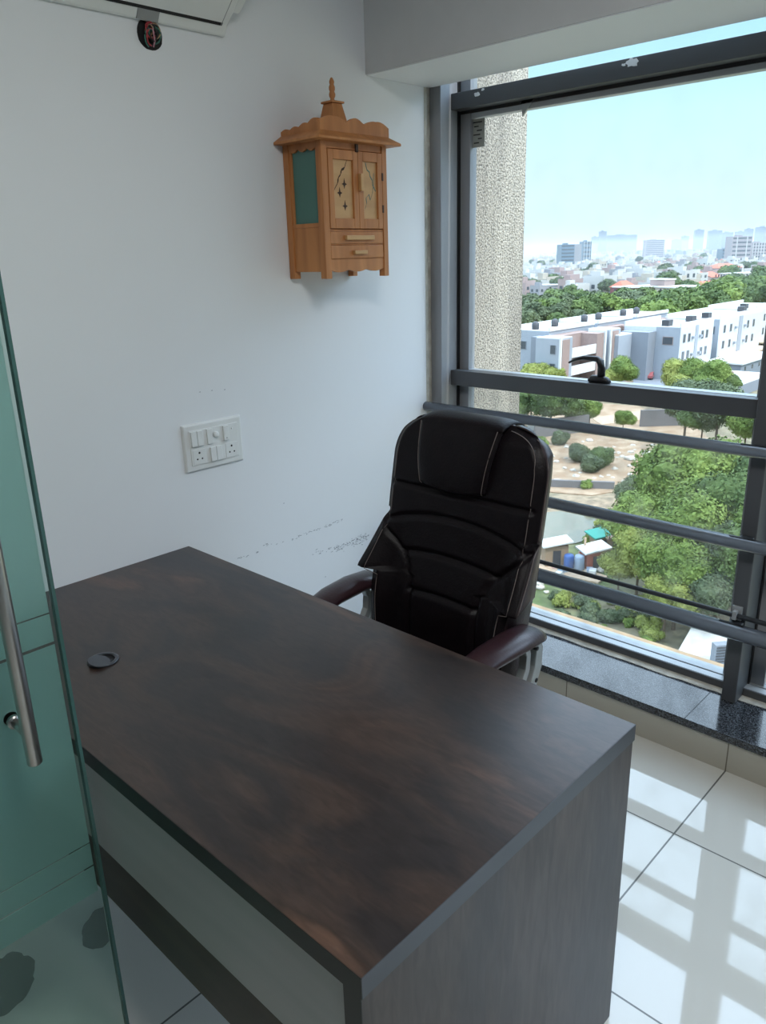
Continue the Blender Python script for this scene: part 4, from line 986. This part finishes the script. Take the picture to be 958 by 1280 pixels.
# pale terrace right below, with a louvred vent
P=[gr(u,v,GZ_+1.5) for u,v in ((826,852),(866,782),(1010,812),(1010,900))]
o=empty('terrace',(P[0].x,P[0].y,GZ_),'sunlit cream terrace roof seen just above the outer ledge','terrace')
prism('slab',[(q.x-P[0].x,q.y-P[0].y) for q in P],'roofw',o,'z',0,1.5)
v0=gr(899,828,GZ_+1.5); vt=empty('louvred_vent',(v0.x,v0.y,GZ_+1.5),'grey louvred vent box on the cream terrace','vent',rz=-.7)
box('vent_box',-.45,.45,-.25,.25,0,1.3,'bgrey',vt)
for k in range(6): box('vent_slat',-.38,.38,-.30,-.25,.15+k*.19,.23+k*.19,'tank',vt)
# ---- red-roofed villas and maroon houses
def villa(u,v,w_,d_,h_,wall_,roof,label,rz=0.,flatroof=False):
    p=gr(u,v); o=empty('villa',(p.x,p.y,GZ_),label,'house',rz=rz)
    box('walls',-w_/2,w_/2,-d_/2,d_/2,0,h_,wall_,o)
    if flatroof:
        box('flat_roof',-w_/2-.4,w_/2+.4,-d_/2-.4,d_/2+.4,h_,h_+.5,'roofw',o)
    else:
        bm=bmesh.new(); A_=[bm.verts.new(q) for q in ((-w_/2-.6,-d_/2-.6,h_),(w_/2+.6,-d_/2-.6,h_),(w_/2+.6,d_/2+.6,h_),(-w_/2-.6,d_/2+.6,h_))]
        B_=[bm.verts.new(q) for q in ((-w_/4,0,h_+3),(w_/4,0,h_+3))]
        bm.faces.new(A_[::-1]); bm.faces.new((A_[0],A_[1],B_[1],B_[0])); bm.faces.new((A_[2],A_[3],B_[0],B_[1])); bm.faces.new((A_[1],A_[2],B_[1])); bm.faces.new((A_[3],A_[0],B_[0])); mk('hipped_roof',bm,roof,o)
    for k in range(int(w_//4)):
        for z in ([1.8,4.8,7.8] if h_>8 else [1.8,4.8])[:max(1,int(h_//3))]:
            box('window',-w_/2+1.4+k*4,-w_/2+2.8+k*4,-d_/2-.06,-d_/2+.02,z-.7,z+.8,'bglass',o)
            box('window',-w_/2-.06,-w_/2+.02,-d_/2+1.4+k*2.2,-d_/2+2.4+k*2.2,z-.7,z+.8,'bglass',o)
    return o
villa(848,385,17,12,9,CITY[1],'redroof','cream mansion with a wide arched front below the red roofs',-.4,True)
villa(880,378,13,11,7,CITY[1],'redroof','cream villa with a bright red hipped roof beside the cream mansion',-.4)
villa(868,362,14,11,8,CITY[3],'redroof','pink villa with red roof behind the cream mansion',-.4)
villa(800,384,22,12,9,'maroon','redroof','long maroon building with flat roof above the tree belt',-.4,True)
villa(778,380,8,9,8,'maroon','redroof','small maroon house with a vivid red roof left of the long maroon building',-.4)
villa(826,384,6,9,12,CITY[3],'redroof','narrow pink-brown house between the maroon building and the cream mansion',-.4,True)
villa(902,355,22,14,11,CITY[2],'redroof','dark grey house with a red roof near the right of the view',-.4)
villa(955,372,16,12,8,CITY[1],'redroof','cream house with a red roof at the right edge, above the belt of trees',-.4)
villa(930,360,30,12,9,CITY[0],'redroof','wide white hall with flat roof beside the dark towers',-.4,True)
villa(690,372,16,10,7,CITY[2],'redroof','grey-pink flat-roofed house at the left edge above the trees',-.4,True)
villa(925,385,14,8,5,CITY[2],'redroof','low grey house with pale roof inside the right-hand tree belt',-.4,True)
random.seed(88)
for k in range(14):
    u=random.uniform(760,955); v=random.uniform(330,362); p=gr(u,v); w_=random.uniform(9,13); d_=random.uniform(8,11); h_=random.uniform(6,8)
    o=villa(u,v,w_,d_,h_,random.choice([CITY[0],CITY[1],CITY[3]]),'redroof','small house with a red hipped roof among the distant pale houses',random.uniform(-.6,0)); o['group']='red-roofed houses in the distant neighbourhood'
# ---- small houses, individuals
def house_mesh(seed,wm):
    random.seed(seed); bm=bmesh.new(); w_,d_,h_=random.uniform(8,13),random.uniform(8,12),random.uniform(6,10)
    for f in addbox(bm,-w_/2,w_/2,-d_/2,d_/2,0,h_): f.material_index=0
    for f in addbox(bm,-w_/2,w_/2,-d_/2,-d_/2+.3,h_,h_+1): f.material_index=0
    for f in addbox(bm,-w_/2,-w_/2+.3,-d_/2+.3,d_/2,h_,h_+1): f.material_index=0
    x_=random.uniform(-w_/4,w_/4)
    for f in addbox(bm,x_,x_+w_*.3,-1,d_*.35,h_,h_+2.8): f.material_index=0
    nw=random.randint(2,3)
    for k in range(nw):
        for z in (1.4,4.6,7.6):
            if z+1.8>h_: continue
            a=-w_/2+(k+.5)*w_/nw
            for f in addbox(bm,a-.9,a+.9,-d_/2-.1,-d_/2,z,z+1.7): f.material_index=1
            a=-d_/2+(k+.5)*d_/nw
            for f in addbox(bm,-w_/2-.1,-w_/2,a-.9,a+.9,z,z+1.7): f.material_index=1
    if seed%3==0:
        for f in addbox(bm,-w_/2-.8,w_/2*.2,-d_/2-1.4,-d_/2,3.0,3.3): f.material_index=0
    bmesh.ops.recalc_face_normals(bm,faces=bm.faces)
    me=bpy.data.meshes.new('house'); bm.to_mesh(me); bm.free(); me.materials.append(wm); me.materials.append(M['bglass']); return me
HM=[house_mesh(k,CITY[[0,0,1,0,2,0,1,3][k%8]]) for k in range(16)]
random.seed(55); cnt=0; placed=[(o.location.x,o.location.y) for o in bpy.data.objects if o.name.startswith('villa')]
while cnt<290:
    u=random.uniform(645,972); t=random.random(); v=318+ (376-318)*t**.75
    lim=378-(max(0,u-800))*.16
    if v>lim: continue
    p=gr(u,v)
    if any((p.x-a)**2+(p.y-b)**2<13**2 for a,b in placed): continue
    placed.append((p.x,p.y)); cnt+=1
    o=bpy.data.objects.new('house',random.choice(HM)); C.objects.link(o); o.location=(p.x,p.y,GZ_); o.rotation_euler=(0,0,random.choice([0,PI/2,0])+ -.15+random.uniform(-.1,.1)); s=random.uniform(.85,1.25); o.scale=(s,s,s)
    tag(o,'pale flat-roofed house in the dense neighbourhood below the skyline','house','small houses of the neighbourhood')
# the rest of the far city as stuff
bm=bmesh.new(); random.seed(66)
for k in range(3200):
    u=random.uniform(560,1040); v=305+13*random.random()**.8; p=gr(u,v,GZ_); w_=random.uniform(8,22); d_=random.uniform(8,20); h_=random.choice([7,8,10,10,12,14])+random.random()*3
    mi=random.choice([0,0,1,2,4,3]); a=Matrix.Translation((p.x,p.y,GZ_))@Matrix.Rotation(random.uniform(-.2,.2),4,'Z')
    for f in addbox(bm,-w_/2,w_/2,-d_/2,d_/2,0,h_,a): f.material_index=mi
o=mk('far_city',bm,CITY,None); tag(o,'countless tiny pale buildings fading towards the horizon','city',None,'stuff')
# ---- towers
def tower(u,vb,vt,wpx,m,label,depth=14,rows_=0,dark=False,bandm='bglass',strips=0):
    p=gr(u,vb); dist=(p-Vector((0,0,CZ))).dot(FW); w_=wpx*dist/F_PX
    top=onz(u,vt,GZ_) if 0 else None
    # height from the pixel span at that distance
    h_=(vb-vt)*dist/F_PX*1.05
    ang=math.atan2(p.y,p.x)-PI/2+.35
    o=empty('tower_block',(p.x,p.y,GZ_),label,'tower',rz=ang)
    box('tower_shaft',-w_/2,w_/2,0,depth,0,h_,m,o)
    box('roof_plant',-w_*.2,w_*.1,depth*.3,depth*.7,h_,h_+h_*.05,m,o)
    n=rows_ or max(3,int(h_/5))
    b=boxes('window_bands',[(-w_*.46,w_*.46,-.12,0,h_*(k+.35)/n,h_*(k+.75)/n) for k in range(n)],bandm,o)
    if strips: boxes('concrete_strips',[(-w_/2+w_*(k+.5)/strips-w_*.03,-w_/2+w_*(k+.5)/strips+w_*.03,-.25,0,0,h_) for k in range(strips)],CITY[0],o)
    return o,w_,h_,p,ang
tm_dark=mat('dark_glass_facade',(.10,.15,.19),.3); tm_brown=mat('brown_grey_concrete',(.30,.26,.26),.8)
o,w_,h_,p,ang=tower(709,341,309,17,tm_dark,'dark glass office tower with a bare concrete side at the left of the city',16,8)
box('concrete_side',w_/2,w_/2+w_*.55,1,14,0,h_*1.0,CITY[2],o)
tower(733,334,305,11,tm_dark,'narrow dark tower with pale stripes behind the glass office tower',16,6,strips=3)
tower(753,317,292,9,CITY[4],'slim pale tower standing above the horizon left of the wide slab',20)
tower(777,316,296,38,CITY[4],'wide blue-grey slab block on the horizon',30)
tower(818,322,302,24,tm_brown,'low dark block under the horizon, centre of the city view',20)
tower(744,316,298,9,CITY[4],'short hazy block left of the slim pale tower',20)
tower(846,314,301,12,CITY[4],'hazy slab on the horizon, right of the low dark block',20)
tower(856,313,297,9,CITY[4],'hazy square tower with a flat top on the horizon',20)
tower(873,314,290,11,CITY[4],'tall hazy tower on the horizon, first of the right-hand skyline group',24)
tower(893,315,291,16,CITY[4],'broad hazy tower on the horizon, second of the right-hand skyline group',24)
tower(908,315,293,14,CITY[4],'hazy tower touching the broad one on the horizon',24)
tower(925,314,292,12,CITY[4],'hazy tower rising behind the brown unfinished block',24)
tower(935,314,289,9,CITY[4],'slim hazy tower above the brown unfinished block',24)
tower(952,314,287,16,CITY[4],'hazy tower at the right edge of the skyline',24)
tower(925,332,299,24,tm_brown,'brown unfinished tower block in front of the right-hand skyline',26,7,strips=2)
tower(908,331,313,12,tm_dark,'shorter dark block left of the brown unfinished tower',22,5,strips=2)
tower(948,331,306,20,tm_brown,'grey unfinished tower with pale frame, right of the brown one',26,7,strips=6)
# ---- atmospheric haze over the plain
bm=bmesh.new(); addbox(bm,230,9000,-5000,9000,GZ_-1,45)
hm=bpy.data.materials.new('air_haze'); hm.use_nodes=True; n=hm.node_tree.nodes; n.clear(); oo=n.new('ShaderNodeOutputMaterial'); vs=n.new('ShaderNodeVolumeScatter'); vs.inputs['Color'].default_value=(.80,.90,1,1); vs.inputs['Density'].default_value=.00021; vs.inputs['Anisotropy'].default_value=.1; hm.node_tree.links.new(vs.outputs[0],oo.inputs['Volume'])
tag(mk('haze',bm,hm),'pale haze hanging over the distant city','haze',None,'stuff')
